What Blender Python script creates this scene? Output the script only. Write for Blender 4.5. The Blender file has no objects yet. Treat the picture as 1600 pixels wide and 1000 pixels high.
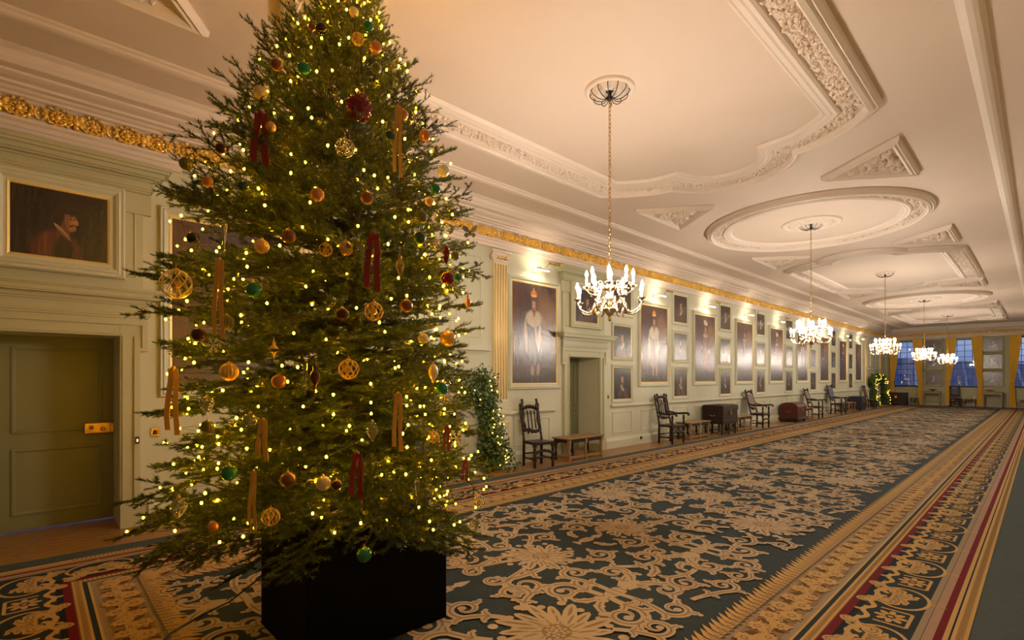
import bpy, math, random
import numpy as np
from mathutils import Vector, Matrix

# ------------------------------------------------------------------ scene, camera, world, exposure
sc = bpy.context.scene
COL = sc.collection
PI = math.pi
F_PX = 788.0                      # focal length in pixels of the 1600 x 1000 frame
VPX, VPY = 1630.0, 591.0          # vanishing point of the gallery's long axis
CAM_H = 1.6
TH = math.atan((VPX - 800) / F_PX)
cam_d = bpy.data.cameras.new('camera')
cam_d.sensor_width = 36.0
cam_d.lens = 36.0 * F_PX / 1600.0
cam_d.shift_y = (VPY - 500.0) / 1600.0
cam_d.clip_start = 0.05
cam_d.clip_end = 300
cam = bpy.data.objects.new('camera', cam_d)
COL.objects.link(cam)
cam.location = (0, 0, CAM_H)
cam.rotation_euler = (PI / 2, 0, TH)
sc.camera = cam

world = bpy.data.worlds.new('dusk')
sc.world = world
world.use_nodes = True
wn, wl = world.node_tree.nodes, world.node_tree.links
wn.clear()
w_out = wn.new('ShaderNodeOutputWorld')
w_bg = wn.new('ShaderNodeBackground')
w_tc = wn.new('ShaderNodeTexCoord')
w_no = wn.new('ShaderNodeTexNoise')
w_no.inputs['Scale'].default_value = 5.0
w_no.inputs['Detail'].default_value = 5.0
w_rp = wn.new('ShaderNodeValToRGB')
w_rp.color_ramp.elements[0].position = 0.40
w_rp.color_ramp.elements[0].color = (0.055, 0.13, 0.36, 1)
w_rp.color_ramp.elements[1].position = 0.66
w_rp.color_ramp.elements[1].color = (0.30, 0.40, 0.62, 1)
wl.new(w_tc.outputs['Generated'], w_no.inputs['Vector'])
wl.new(w_no.outputs['Fac'], w_rp.inputs['Fac'])
wl.new(w_rp.outputs['Color'], w_bg.inputs['Color'])
w_bg.inputs['Strength'].default_value = 1.2
wl.new(w_bg.outputs['Background'], w_out.inputs['Surface'])

sc.view_settings.view_transform = 'Standard'
sc.view_settings.look = 'None'
sc.view_settings.gamma = 1.0
sc.view_settings.use_curve_mapping = False
sc.view_settings.exposure = 0.0
sc.cycles.max_bounces = 7
sc.cycles.diffuse_bounces = 5
sc.cycles.sample_clamp_indirect = 6.0
sc.cycles.caustics_reflective = False
sc.cycles.caustics_refractive = False

CHAND_E = 1080.0      # emission of a candle bulb
FAIRY_E = 310.0      # emission of a fairy-light bulb
PICT_E = 280.0        # emission of a picture-light tube

# room
XL, XR, Y0, Y1, ZC = -6.8, 0.66, -3.3, 38.5, 4.57
CX = -3.07
random.seed(7)

# ------------------------------------------------------------------ helpers
class MB:
    """collects geometry for one mesh object"""
    def __init__(s):
        s.v, s.f, s.m, s.sm = [], [], [], []
    def add(s, vs, fs, mi=0, smooth=False):
        o = len(s.v)
        s.v.extend(vs)
        for f in fs:
            s.f.append(tuple(i + o for i in f)); s.m.append(mi); s.sm.append(smooth)
        return s
    def box(s, a, b, mi=0):
        (x0, y0, z0), (x1, y1, z1) = a, b
        x0, x1 = min(x0, x1), max(x0, x1); y0, y1 = min(y0, y1), max(y0, y1); z0, z1 = min(z0, z1), max(z0, z1)
        vs = [(x0,y0,z0),(x1,y0,z0),(x1,y1,z0),(x0,y1,z0),(x0,y0,z1),(x1,y0,z1),(x1,y1,z1),(x0,y1,z1)]
        return s.add(vs, [(0,3,2,1),(4,5,6,7),(0,1,5,4),(1,2,6,5),(2,3,7,6),(3,0,4,7)], mi)
    def cbox(s, a, b, c=0.006, mi=0):
        """box with chamfered edges"""
        (x0, y0, z0), (x1, y1, z1) = a, b
        c = min(c, abs(x1-x0)*.45, abs(y1-y0)*.45, abs(z1-z0)*.45)
        ring = lambda i, z: [(x0+i+c*0, y0+i+c, z), (x0+i+c, y0+i, z), (x1-i-c, y0+i, z), (x1-i, y0+i+c, z), (x1-i, y1-i-c, z), (x1-i-c, y1-i, z), (x0+i+c, y1-i, z), (x0+i, y1-i-c, z)]
        vs = ring(c*.7, z0) + ring(0, z0+c) + ring(0, z1-c) + ring(c*.7, z1)
        fs = [tuple(range(7, -1, -1)), tuple(range(24, 32))]
        for r in range(3):
            for i in range(8):
                j = (i+1) % 8
                fs.append((r*8+i, r*8+j, r*8+8+j, r*8+8+i))
        return s.add(vs, fs, mi)
    def lathe(s, prof, n=16, c=(0,0,0), mi=0, smooth=True, axis='z', cap=True):
        vs, fs = [], []
        for (r, z) in prof:
            for i in range(n):
                a = 2*PI*i/n
                p = (r*math.cos(a), r*math.sin(a), z)
                if axis == 'x': p = (p[2], p[0], p[1])
                if axis == 'y': p = (p[1], p[2], p[0])
                vs.append((p[0]+c[0], p[1]+c[1], p[2]+c[2]))
        k = len(prof)
        for j in range(k-1):
            for i in range(n):
                i2 = (i+1) % n
                fs.append((j*n+i, j*n+i2, (j+1)*n+i2, (j+1)*n+i))
        if cap:
            fs.append(tuple(range(n-1, -1, -1))); fs.append(tuple((k-1)*n+i for i in range(n)))
        return s.add(vs, fs, mi, smooth)
    def tube(s, pts, r, n=6, mi=0, smooth=True, closed=False, cap=True):
        pts = [Vector(p) for p in pts]
        k = len(pts)
        rs = r if hasattr(r, '__len__') else [r]*k
        vs, fs = [], []
        up = Vector((0,0,1))
        prev = None
        for i, p in enumerate(pts):
            if closed: t = pts[(i+1) % k] - pts[i-1]
            else: t = pts[min(i+1, k-1)] - pts[max(i-1, 0)]
            if t.length < 1e-9: t = Vector((0,0,1))
            t.normalize()
            if prev is None:
                a = up if abs(t.dot(up)) < .9 else Vector((1,0,0))
                nrm = (a - t*a.dot(t)).normalized()
            else:
                nrm = prev - t*prev.dot(t)
                if nrm.length < 1e-6: nrm = t.orthogonal()
                nrm.normalize()
            prev = nrm
            b = t.cross(nrm)
            for q in range(n):
                a = 2*PI*q/n
                w = p + (nrm*math.cos(a) + b*math.sin(a))*rs[i]
                vs.append((w.x, w.y, w.z))
        m = k if closed else k-1
        for i in range(m):
            i2 = (i+1) % k
            for q in range(n):
                q2 = (q+1) % n
                fs.append((i*n+q, i*n+q2, i2*n+q2, i2*n+q))
        if cap and not closed:
            fs.append(tuple(range(n-1, -1, -1))); fs.append(tuple((k-1)*n+q for q in range(n)))
        return s.add(vs, fs, mi, smooth)
    def prism(s, poly, fn, a, b, mi=0):
        """extrude 2-D polygon from a to b; fn(x, y, t) -> 3-D point"""
        n = len(poly)
        vs = [fn(x, y, a) for x, y in poly] + [fn(x, y, b) for x, y in poly]
        fs = [tuple(range(n-1, -1, -1)), tuple(range(n, 2*n))]
        for i in range(n):
            j = (i+1) % n
            fs.append((i, j, n+j, n+i))
        return s.add(vs, fs, mi)
    def sweep(s, prof, frames, mi=0, closed=False, smooth=False, caps=True):
        """prof [(a,b)], frames [(origin, A, B)] 3-D vectors"""
        k, n = len(prof), len(frames)
        vs, fs = [], []
        for (o, A, B) in frames:
            for a, b in prof:
                vs.append((o[0]+A[0]*a+B[0]*b, o[1]+A[1]*a+B[1]*b, o[2]+A[2]*a+B[2]*b))
        for i in range(n if closed else n-1):
            i2 = (i+1) % n
            for j in range(k-1):
                fs.append((i*k+j, i*k+j+1, i2*k+j+1, i2*k+j))
        if caps and not closed:
            fs.append(tuple(range(k))); fs.append(tuple((n-1)*k+j for j in range(k-1, -1, -1)))
        return s.add(vs, fs, mi, smooth)
    def rectframe(s, x0, x1, z0, z1, prof, y=0.0, mi=0):
        """mitred frame in the local xz plane facing -y; prof = [(inset, outward)]"""
        cs = [(x0, z0, 1, 1), (x1, z0, -1, 1), (x1, z1, -1, -1), (x0, z1, 1, -1)]
        fr = [((x, y, z), (dx, 0, dz), (0, -1, 0)) for x, z, dx, dz in cs]
        return s.sweep(prof, fr, mi, closed=True)
    def ball(s, c, r, nu=12, nv=8, mi=0, sz=1.0, smooth=True):
        prof = [(max(1e-5, r*math.sin(PI*j/nv)), -r*sz*math.cos(PI*j/nv)) for j in range(nv+1)]
        return s.lathe(prof, nu, c, mi, smooth, cap=False)
    def mesh(s, name):
        me = bpy.data.meshes.new(name)
        me.from_pydata(s.v, [], s.f)
        if s.f:
            me.polygons.foreach_set('material_index', s.m)
            me.polygons.foreach_set('use_smooth', s.sm)
        me.update()
        return me
    def build(s, name, mats, parent=None, loc=(0,0,0), rz=0.0):
        return mk(name, s.mesh(name), mats, parent, loc, rz)

def mk(name, me, mats, parent=None, loc=(0,0,0), rz=0.0):
    if not isinstance(mats, (list, tuple)): mats = [mats]
    if len(me.materials) == 0:
        for m in mats: me.materials.append(m)
    o = bpy.data.objects.new(name, me)
    COL.objects.link(o)
    o.location = loc
    o.rotation_euler = (0, 0, rz)
    if parent is not None: o.parent = parent
    return o

def empty(name, loc=(0,0,0), rz=0.0):
    o = bpy.data.objects.new(name, None)
    COL.objects.link(o)
    o.location = loc
    o.rotation_euler = (0, 0, rz)
    o.empty_display_size = .1
    return o

def tag(o, label, cat=None, group=None, kind=None):
    o['label'] = label
    if cat: o['category'] = cat
    if group: o['group'] = group
    if kind: o['kind'] = kind
    return o

KIDS = {}
def dup(root, loc=None, rz=None, scale=None):
    r = root.copy(); COL.objects.link(r)
    if loc is not None: r.location = loc
    if rz is not None: r.rotation_euler = (0, 0, rz)
    if scale is not None: r.scale = (scale,)*3
    if root.name not in KIDS:
        KIDS[root.name] = [(c, list(c.children)) for c in root.children]
    for ch, gs in KIDS[root.name]:
        c = ch.copy(); COL.objects.link(c); c.parent = r
        for g in gs:
            d = g.copy(); COL.objects.link(d); d.parent = c
    return r

# ------------------------------------------------------------------ materials
MATS = {}
def mat(name, col, rough=0.6, metal=0.0, bump=0.0, bscale=40.0, var=0.0, vscale=6.0, spec=0.5, stretch=None, **kw):
    m = bpy.data.materials.new(name); MATS[name] = m
    m.use_nodes = True
    nt = m.node_tree; N, L = nt.nodes, nt.links
    p = N['Principled BSDF']
    p.inputs['Base Color'].default_value = (*col, 1)
    p.inputs['Roughness'].default_value = rough
    p.inputs['Metallic'].default_value = metal
    p.inputs['Specular IOR Level'].default_value = spec
    for k, v in kw.items():
        p.inputs[k.replace('_', ' ')].default_value = v
    if bump or var:
        tc = N.new('ShaderNodeTexCoord')
        mp = N.new('ShaderNodeMapping')
        if stretch: mp.inputs['Scale'].default_value = stretch
        L.new(tc.outputs['Object'], mp.inputs['Vector'])
    if var:
        n = N.new('ShaderNodeTexNoise'); n.inputs['Scale'].default_value = vscale; n.inputs['Detail'].default_value = 4
        L.new(mp.outputs['Vector'], n.inputs['Vector'])
        mx = N.new('ShaderNodeMix'); mx.data_type = 'RGBA'
        mx.inputs['A'].default_value = (*[c*(1-var) for c in col], 1)
        mx.inputs['B'].default_value = (*[min(1, c*(1+var)) for c in col], 1)
        L.new(n.outputs['Fac'], mx.inputs['Factor'])
        L.new(mx.outputs['Result'], p.inputs['Base Color'])
    if bump:
        n = N.new('ShaderNodeTexNoise'); n.inputs['Scale'].default_value = bscale; n.inputs['Detail'].default_value = 3
        L.new(mp.outputs['Vector'], n.inputs['Vector'])
        b = N.new('ShaderNodeBump'); b.inputs['Strength'].default_value = bump; b.inputs['Distance'].default_value = 0.01
        L.new(n.outputs['Fac'], b.inputs['Height'])
        L.new(b.outputs['Normal'], p.inputs['Normal'])
    return m

def emit(name, col, strength):
    m = bpy.data.materials.new(name); m.use_nodes = True
    N, L = m.node_tree.nodes, m.node_tree.links
    N.clear()
    o = N.new('ShaderNodeOutputMaterial'); e = N.new('ShaderNodeEmission')
    e.inputs['Color'].default_value = (*col, 1); e.inputs['Strength'].default_value = strength
    L.new(e.outputs[0], o.inputs['Surface'])
    MATS[name] = m
    return m

def painted(name, rough=0.3, bump=0.35, bscale=30.0, stretch=(1, 1, 0.25)):
    m = bpy.data.materials.new(name); m.use_nodes = True; MATS[name] = m
    N, L = m.node_tree.nodes, m.node_tree.links
    p = N['Principled BSDF']; p.inputs['Roughness'].default_value = rough; p.inputs['Specular IOR Level'].default_value = 0.85
    a = N.new('ShaderNodeAttribute'); a.attribute_name = 'Col'
    L.new(a.outputs['Color'], p.inputs['Base Color'])
    tc = N.new('ShaderNodeTexCoord'); mp = N.new('ShaderNodeMapping'); mp.inputs['Scale'].default_value = stretch
    n = N.new('ShaderNodeTexNoise'); n.inputs['Scale'].default_value = bscale; n.inputs['Detail'].default_value = 5
    b = N.new('ShaderNodeBump'); b.inputs['Strength'].default_value = bump; b.inputs['Distance'].default_value = 0.008
    L.new(tc.outputs['Object'], mp.inputs['Vector']); L.new(mp.outputs['Vector'], n.inputs['Vector'])
    L.new(n.outputs['Fac'], b.inputs['Height']); L.new(b.outputs['Normal'], p.inputs['Normal'])
    return m

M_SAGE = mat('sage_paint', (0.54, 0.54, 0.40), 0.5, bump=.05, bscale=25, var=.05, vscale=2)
M_CASE = mat('olive_sage_casing', (0.45, 0.44, 0.28), 0.5, bump=.05, bscale=25, var=.05, vscale=2)
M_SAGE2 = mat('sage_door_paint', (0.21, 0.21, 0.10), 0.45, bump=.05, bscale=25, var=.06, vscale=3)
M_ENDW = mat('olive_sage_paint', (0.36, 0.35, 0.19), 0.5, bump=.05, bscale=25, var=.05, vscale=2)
M_CREAM = mat('cream_plaster', (0.70, 0.60, 0.51), 0.6, bump=.05, bscale=30)
M_CEIL = mat('ceiling_plaster', (0.67, 0.55, 0.45), 0.75, bump=.08, bscale=8, var=.04, vscale=1.2)
M_GOLD = mat('gilding', (0.95, 0.60, 0.12), 0.30, metal=0.6, bump=.2, bscale=120)
M_GILT = mat('gilt_paint', (0.82, 0.60, 0.20), 0.38, metal=.35)
M_SHAFT = mat('cream_gilt_shaft', (0.74, 0.64, 0.40), 0.5)

M_OAK = mat('oak', (0.27, 0.155, 0.06), 0.38, bump=.12, bscale=30, var=.35, vscale=5, stretch=(1, 1, 6))
M_OAKF = mat('oak_floor', (0.28, 0.135, 0.034), 0.36, bump=.06, bscale=18, var=.35, vscale=4, stretch=(9, .6, 1))
M_WALNUT = mat('dark_walnut', (0.024, 0.011, 0.007), 0.38, spec=.35, bump=.1, bscale=40, var=.3, vscale=14)
M_CANE = mat('cane', (0.15, 0.07, 0.04), 0.5, bump=.5, bscale=160)
M_BLUEF = mat('blue_upholstery', (0.06, 0.055, 0.12), 0.6, bump=.3, bscale=90, var=.4, vscale=12)
M_LEATH = mat('dark_leather', (0.026, 0.013, 0.010), 0.5, spec=.25, bump=.25, bscale=60, var=.3, vscale=8)
M_REDL = mat('red_leather', (0.075, 0.015, 0.011), 0.5, spec=.3, bump=.25, bscale=60, var=.4, vscale=6)
M_BLUEC = mat('blue_black_leather', (0.022, 0.022, 0.04), 0.5, spec=.3, bump=.2, bscale=60)
M_BRASS = mat('brass', (0.60, 0.38, 0.12), 0.25, metal=1.0)
M_SILV = mat('silvered_brass', (0.75, 0.62, 0.45), 0.2, metal=1.0)
M_IRON = mat('iron', (0.04, 0.035, 0.03), 0.45, metal=.6)
M_WHITE = mat('white_enamel', (0.8, 0.78, 0.7), 0.4)
M_CANDLE = mat('candle_sleeve', (0.85, 0.78, 0.62), 0.5)
M_BLACK = mat('black_cloth', (0.002, 0.002, 0.0022), 0.9, bump=.3, bscale=300, spec=.1)
M_CABLE = mat('black_cable', (0.006, 0.006, 0.006), 0.5)
M_CURT = mat('yellow_curtain', (0.78, 0.50, 0.06), 0.75, bump=.1, bscale=60)
M_LINING = mat('white_lining', (0.7, 0.66, 0.58), 0.8)
M_SASH = mat('dark_glazing_bar', (0.03, 0.04, 0.07), 0.4)
M_GLASS = bpy.data.materials.new('window_glass')
M_GLASS.use_nodes = True
_n, _l = M_GLASS.node_tree.nodes, M_GLASS.node_tree.links
_n.clear()
_o = _n.new('ShaderNodeOutputMaterial'); _t = _n.new('ShaderNodeBsdfTransparent'); _g = _n.new('ShaderNodeBsdfGlossy'); _x = _n.new('ShaderNodeMixShader')
_g.inputs['Roughness'].default_value = 0.03; _x.inputs[0].default_value = 0.10
_t.inputs['Color'].default_value = (.93, .96, 1, 1)
_l.new(_t.outputs[0], _x.inputs[1]); _l.new(_g.outputs[0], _x.inputs[2]); _l.new(_x.outputs[0], _o.inputs['Surface'])
M_NEEDLE = mat('fir_needles', (0.032, 0.058, 0.010), 0.45, var=.5, vscale=4)
M_TWIG = mat('fir_twig', (0.06, 0.04, 0.02), 0.8)
M_BARK = mat('fir_bark', (0.05, 0.035, 0.025), 0.9, bump=.4, bscale=30)
M_LEAF = mat('garland_leaf', (0.05, 0.10, 0.02), 0.4, var=.4, vscale=9)
M_HEARTH = mat('hearth_black', (0.01, 0.01, 0.01), 0.8)
M_STONE = mat('fireplace_stone', (0.42, 0.42, 0.33), 0.4, bump=.05)
M_CANVAS = painted('oil_canvas', 0.27, 0.7, 22.0, (1, 1, .3))
M_BULB = emit('candle_bulb', (1.0, 0.85, 0.71), CHAND_E)
M_FAIRY = emit('fairy_bulb', (1.0, 0.45, 0.0032), FAIRY_E)
M_PICT = emit('picture_lamp_tube', (1.0, 0.80, 0.56), PICT_E)
M_FAIRYG = emit('garland_bulb', (1.0, 0.50, 0.03), 45.0)
M_SWLED = emit('switch_neon', (1.0, 0.6, 0.35), 1.5)
M_ROOF = mat('slate_roof', (0.10, 0.16, 0.30), 0.6, var=.2, vscale=3)
M_ROOFRIB = mat('lead_rib', (0.45, 0.52, 0.65), 0.5)
# carpet wools
M_FIELD = mat('carpet_field', (0.034, 0.047, 0.050), 0.95, bump=.4, bscale=260, var=.25, vscale=30, spec=.15)
M_UNDER = mat('carpet_surround', (0.066, 0.086, 0.086), 0.95, bump=.4, bscale=200, var=.2, vscale=20, spec=.15)
M_WBEIGE = mat('wool_gold_beige', (0.42, 0.325, 0.21), 0.95, bump=.3, bscale=260, spec=.15)
M_WSHADE = mat('wool_tan', (0.24, 0.16, 0.08), 0.95, bump=.3, bscale=260, spec=.15)
M_WGOLD = mat('wool_yellow_gold', (0.47, 0.295, 0.11), 0.95, bump=.3, bscale=260, spec=.15)
M_WBROWN = mat('wool_brown', (0.13, 0.062, 0.022), 0.95, bump=.3, bscale=260, spec=.15)
M_WGREY = mat('wool_grey_beige', (0.28, 0.215, 0.145), 0.95, bump=.3, bscale=260, spec=.15)
M_WPINK = mat('wool_pale_rose', (0.34, 0.215, 0.15), 0.95, bump=.3, bscale=260, spec=.15)
M_WRED = mat('wool_crimson', (0.13, 0.007, 0.012), 0.95, bump=.3, bscale=260, spec=.15)
M_WNAVY = mat('wool_navy', (0.010, 0.013, 0.022), 0.95, bump=.3, bscale=260, spec=.15)
M_WDARK = mat('wool_charcoal', (0.022, 0.032, 0.035), 0.95, bump=.3, bscale=260, spec=.15)
# ================================================================== THE SHELL
ROT_L = PI / 2          # rotation of a thing that stands with its back to the left wall (front faces +X)

# ---- floor: sub-floor plus planks along both walls
floor = empty('floor', (0, 0, 0))
tag(floor, 'polished brown oak plank floor showing beside the carpet', 'floor', kind='structure')
MB().box((XL-.8, Y0, -.12), (XR, Y1, -.012)).build('sub_floor', M_WBROWN, floor)
_pl = MB().cbox((0, 0, -.012), (.118, 3.2, 0), .002).mesh('plank')
for side in (0, 1):
    for r in range(7):
        y = Y0 - (r % 3) * 1.05
        while y < Y1:
            x = (XL + r*.12) if side == 0 else (XR - .12 - r*.12)
            if y > Y0 - .01 and y + 3.2 < Y1 + .01:
                o = mk('plank', _pl, M_OAKF, floor, (x, y, 0))
            else:
                a, b = max(y, Y0), min(y+3.19, Y1)
                if b - a > .05: MB().cbox((0, 0, -.012), (.118, b-a, 0), .002).build('plank', M_OAKF, floor, (x, a, 0))
            y += 3.203
for (a, b) in ((-.27, .67), (8.07, 9.1)):      # threshold boards inside the door recesses
    for r in range(5):
        MB().cbox((XL-.12*r-.12, a, -.012), (XL-.12*r-.002, b, 0), .002).build('plank', M_OAKF, floor)

# ---- left wall with two door recesses
DOOR_Y = ((-.27, .67), (8.07, 9.10))
DOOR_H = 2.05
wall_left = empty('wall_left', (XL, 0, 0))
tag(wall_left, 'pale sage panelled gallery wall hung with portraits', 'wall', kind='structure')
m = MB()
ys = [Y0, DOOR_Y[0][0], DOOR_Y[0][1], DOOR_Y[1][0], DOOR_Y[1][1], Y1]
for i in (0, 2, 4): m.box((-.62, ys[i], -.1), (0, ys[i+1], ZC))
for a, b in DOOR_Y: m.box((-.62, a, DOOR_H), (0, b, ZC))
m.build('wall_surface', M_SAGE, wall_left)

def wallrun(profile, a, b, name, mats, parent=wall_left):
    """sweep a profile (out, z) along the left wall from y=a to y=b (local coords of the wall)"""
    fr = [((0, a, 0), (1, 0, 0), (0, 0, 1)), ((0, b, 0), (1, 0, 0), (0, 0, 1))]
    return MB().sweep(profile, fr).build(name, mats, parent)
RAIL = [(0,.90),(.012,.905),(.02,.925),(.055,.95),(.06,.955),(.06,.985),(.05,1.0),(0,1.0)]
SKIRT = [(0,0),(.045,0),(.045,.17),(.035,.19),(.02,.22),(.012,.25),(0,.25)]
FP = (4.4, 35.3)          # fireplaces
PIL = (2.67, 6.13, 33.55, 37.05)
runs = [(Y0, -.52), (.92, 2.36), (6.42, 7.8), (9.35, 33.2)]
runs_d = [(Y0, -.52), (1.5, 2.36), (6.42, 7.62), (9.55, 33.2)]
base_l = empty('baseboard_left', (XL, 0, 0)); tag(base_l, 'tall sage skirting board along the portrait wall', 'baseboard', kind='structure')
for a, b in runs: wallrun(SKIRT, a, b, 'skirting_length', M_SAGE, base_l)
for a, b in runs_d: wallrun(RAIL, a, b, 'dado_rail', M_SAGE)
PANEL = [(0,0),(.004,.012),(.014,.016),(.024,.010),(.03,0)]
def panel(y0, y1, z0, z1, gilt=True, parent=wall_left):
    e = MB().rectframe(y0, y1, z0, z1, PANEL).build('panel_moulding', M_SAGE, parent, (0,0,0), ROT_L)
    if gilt:
        MB().rectframe(y0+.026, y1-.026, z0+.026, z1-.026, [(0,0),(.001,.007),(.007,.007),(.008,0)]).build('gilt_bead', M_GILT, e)
BIG = [11.43, 14.22, 17.06, 19.95, 22.85, 25.85, 28.9, 31.9]
SMALL = [12.77, 15.58, 18.42, 21.27, 24.25, 27.28, 30.35]
panel(6.5, 7.5, .33, .83); panel(9.62, 10.42, .33, .83); panel(1.5, 2.3, .33, .83)
for y in BIG: panel(y-.62, y+.62, .33, .83)
for y in SMALL: panel(y-.4, y+.4, .33, .83)
panel(-3.1, -.62, .33, .83)

# ---- pilasters
def pilaster(y):
    w = .165
    e = empty('pilaster', (0, y, 0), ROT_L); e.parent = wall_left
    m = MB()
    m.box((-w-.10, -.16, 0), (w+.10, 0, .20)); m.box((-w-.08, -.14, .20), (w+.08, 0, .24)); m.box((-w-.06, -.12, .24), (w+.06, 0, .93))
    m.box((-w-.085, -.15, .93), (w+.085, 0, .955)); m.box((-w-.11, -.18, .955), (w+.11, 0, 1.0))
    m.box((-w-.06, -.11, 1.0), (w+.06, 0, 1.08)); m.box((-w-.045, -.10, 1.08), (w+.045, 0, 1.12)); m.box((-w-.03, -.085, 1.12), (w+.03, 0, 1.16)); m.box((-w-.012, -.07, 1.16), (w+.012, 0, 1.18))
    m.build('pedestal', M_SAGE, e)
    MB().rectframe(-.14, .14, .34, .82, [(0,0),(.004,.01),(.016,.012),(.022,0)], y=-.12).build('panel_moulding', M_GILT, e)
    m = MB(); m.box((-w, -.05, 1.18), (w, 0, 3.72))
    m.build('shaft', M_SHAFT, e)
    for k in range(5):
        x = -w + .033 + k*.066
        MB().lathe([(.016, 1.22), (.016, 3.66)], 8, (x, -.050, 0)).build('gilded_flute', M_GILT, e)
    m = MB()
    m.box((-w-.02, -.07, 3.70), (w+.02, 0, 3.74))
    m.box((-w-.05, -.075, 3.80), (w+.05, 0, 3.86)); m.box((-w-.07, -.095, 3.86), (w+.07, 0, 3.90))
    for s in (-1, 1):
        pts = []
        for i in range(26):
            a = i*.48; r = .062*(1-i/30)
            pts.append((s*(w+.01) + s*r*math.sin(a), -.085, 3.785 + r*math.cos(a)))
        m.tube(pts, .014, 6)
        m.lathe([(.06, -.09), (.06, -.005)], 14, (s*(w+.01), 0, 3.785), axis='y')
    m.build('capital', M_CREAM, e)
    m = MB()
    for k in range(5): m.ball((-.11+k*.055, -.08, 3.775), .024, 8, 6, sz=1.3)
    m.build('egg_ornament', M_GILT, e)
for y in PIL: pilaster(y)

# ---- door cases
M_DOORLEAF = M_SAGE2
def door_case(n, yc, label, lock):
    e = empty('door_%d' % n, (XL, yc, 0), ROT_L)
    tag(e, label, 'door', kind='structure')
    hw, H = .47 if n == 1 else .515, DOOR_H
    prof = [(0,0),(0,.05),(.02,.055),(.05,.055),(.055,.035),(.12,.03),(.13,.05),(.17,.05),(.18,.06),(.20,.06),(.20,.0)]
    # architrave: two legs, a head with crossetted ears
    m = MB()
    for s in (-1, 1):
        m = MB()
        m.box((s*(hw-.001), -.06, 0), (s*(hw+.22), 0, .26))
        m.box((s*hw, -.035, .26), (s*(hw+.17), 0, H)); m.box((s*(hw+.02), -.05, .26), (s*(hw+.045), 0, H)); m.box((s*(hw+.12), -.055, .261), (s*(hw+.1725), 0, H-.001))
        m.box((s*(hw+.001), -.037, H-.12), (s*(hw+.238), 0, H+.168)); m.box((s*(hw+.19), -.06, H-.12), (s*(hw+.24), 0, H+.17)); m.box((s*(hw+.12), -.058, H-.16), (s*(hw+.24), 0, H-.12)); m.build('architrave_leg', M_CASE, e)
    m = MB()
    m.box((-hw, -.034, H+.001), (hw, 0, H+.169)); m.box((-hw-.02, -.048, H+.02), (hw+.02, 0, H+.05)); m.box((-hw-.242, -.062, H+.12), (hw+.242, 0, H+.17))
    m.build('architrave_head', M_CASE, e)
    # pulvinated frieze and cornice shelf with returns
    def slabs(name, lst, mm):
        q = MB()
        for (ex, z0, z1) in lst: q.box((-hw-.22-ex, -.05-ex, z0), (hw+.22+ex, 0, z1))
        q.build(name, mm, e)
    fz = [(.0+.045*math.sin(PI*i/6), H+.17+.16*i/7, H+.17+.16*(i+1)/7) for i in range(7)]
    slabs('frieze', fz, M_CASE)
    z = H+.33
    slabs('cornice_shelf', [(.02, z, z+.02), (.045, z+.02, z+.05), (.06, z+.05, z+.06), (.13, z+.06, z+.075), (.15, z+.075, z+.12), (.17, z+.12, z+.135), (.19, z+.135, z+.16), (.05, z+.16, z+.185)], M_CASE)
    # overdoor surround
    zo = z+.185
    m = MB()
    m.box((-hw-.20, -.03, zo), (hw+.20, 0, 3.60)); m.box((-hw-.27, -.05, 3.38), (hw+.27, 0, 3.60))
    m.build('overdoor_panel', M_CASE, e)
    for s in (-1, 1):
        a, b = sorted((s*(hw+.02), s*(hw+.14)))
        MB().rectframe(a, b, zo+.12, 3.46, [(0,0),(.004,.008),(.016,.01),(.022,0)], y=-.03).build('panel_moulding', M_CASE, e)
    q = MB()
    for (ex, z0, z1) in [(.04+.035*math.sin(PI*i/5), 3.60+i*.022, 3.622+i*.022) for i in range(6)] + [(.06, 3.73, 3.75), (.12, 3.75, 3.765), (.15, 3.765, 3.81), (.19, 3.81, 3.84), (.21, 3.84, 3.88), (.05, 3.88, 3.94)]:
        q.box((-hw-.22-ex, -.05-ex, z0), (hw+.22+ex, 0, z1))
    q.build('overdoor_cornice', M_CASE, e)
    # the leaf, back in the recess
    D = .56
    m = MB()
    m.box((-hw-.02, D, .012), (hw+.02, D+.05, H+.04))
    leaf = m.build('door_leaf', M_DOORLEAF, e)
    pans = [(-hw+.10, hw-.10, .16, .86), (-hw+.10, hw-.10, 1.02, H-.12)] if n == 1 else [(-hw+.10, -.05, .16, .86), (-hw+.10, -.05, 1.02, H-.12), (.05, hw-.1, .16, .86), (.05, hw-.1, 1.02, H-.12)]
    for (a, b, c, d) in pans:
        o = MB().rectframe(a, b, c, d, [(0,0),(.004,.012),(.02,.014),(.035,.004),(.04,0)], y=D).build('panel_moulding', M_DOORLEAF, e)
    if lock:
        m = MB(); m.cbox((hw-.26, D-.045, .98), (hw-.03, D, 1.10), .006)
        lk = m.build('brass_rim_lock', M_BRASS, e)
        m = MB(); m.ball((hw-.10, D-.075, 1.03), .026, 10, 8); m.lathe([(.009, D-.07), (.009, D-.04)], 8, (hw-.10, 0, 1.03), axis='y'); m.build('knob', M_BRASS, lk)
        m = MB(); m.box((hw-.03, D-.05, .99), (hw-.005, D, 1.09)); m.build('keeper', M_BRASS, lk)
        m = MB(); m.lathe([(.022, D-.05), (.022, D-.044)], 10, (hw-.20, 0, 1.05), axis='y'); m.build('key_cover', M_BRASS, lk)
    else:
        m = MB(); m.ball((-.30, D-.06, 1.02), .028, 10, 8); m.lathe([(.01, D-.05), (.01, D)], 8, (-.30, 0, 1.02), axis='y'); m.box((-.32, D-.012, .96), (-.28, D, 1.12)); m.build('knob', M_BRASS, e)
    return e
door_case(1, .20, 'sage green panelled door with a brass rim lock, behind the big tree', True)
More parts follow.
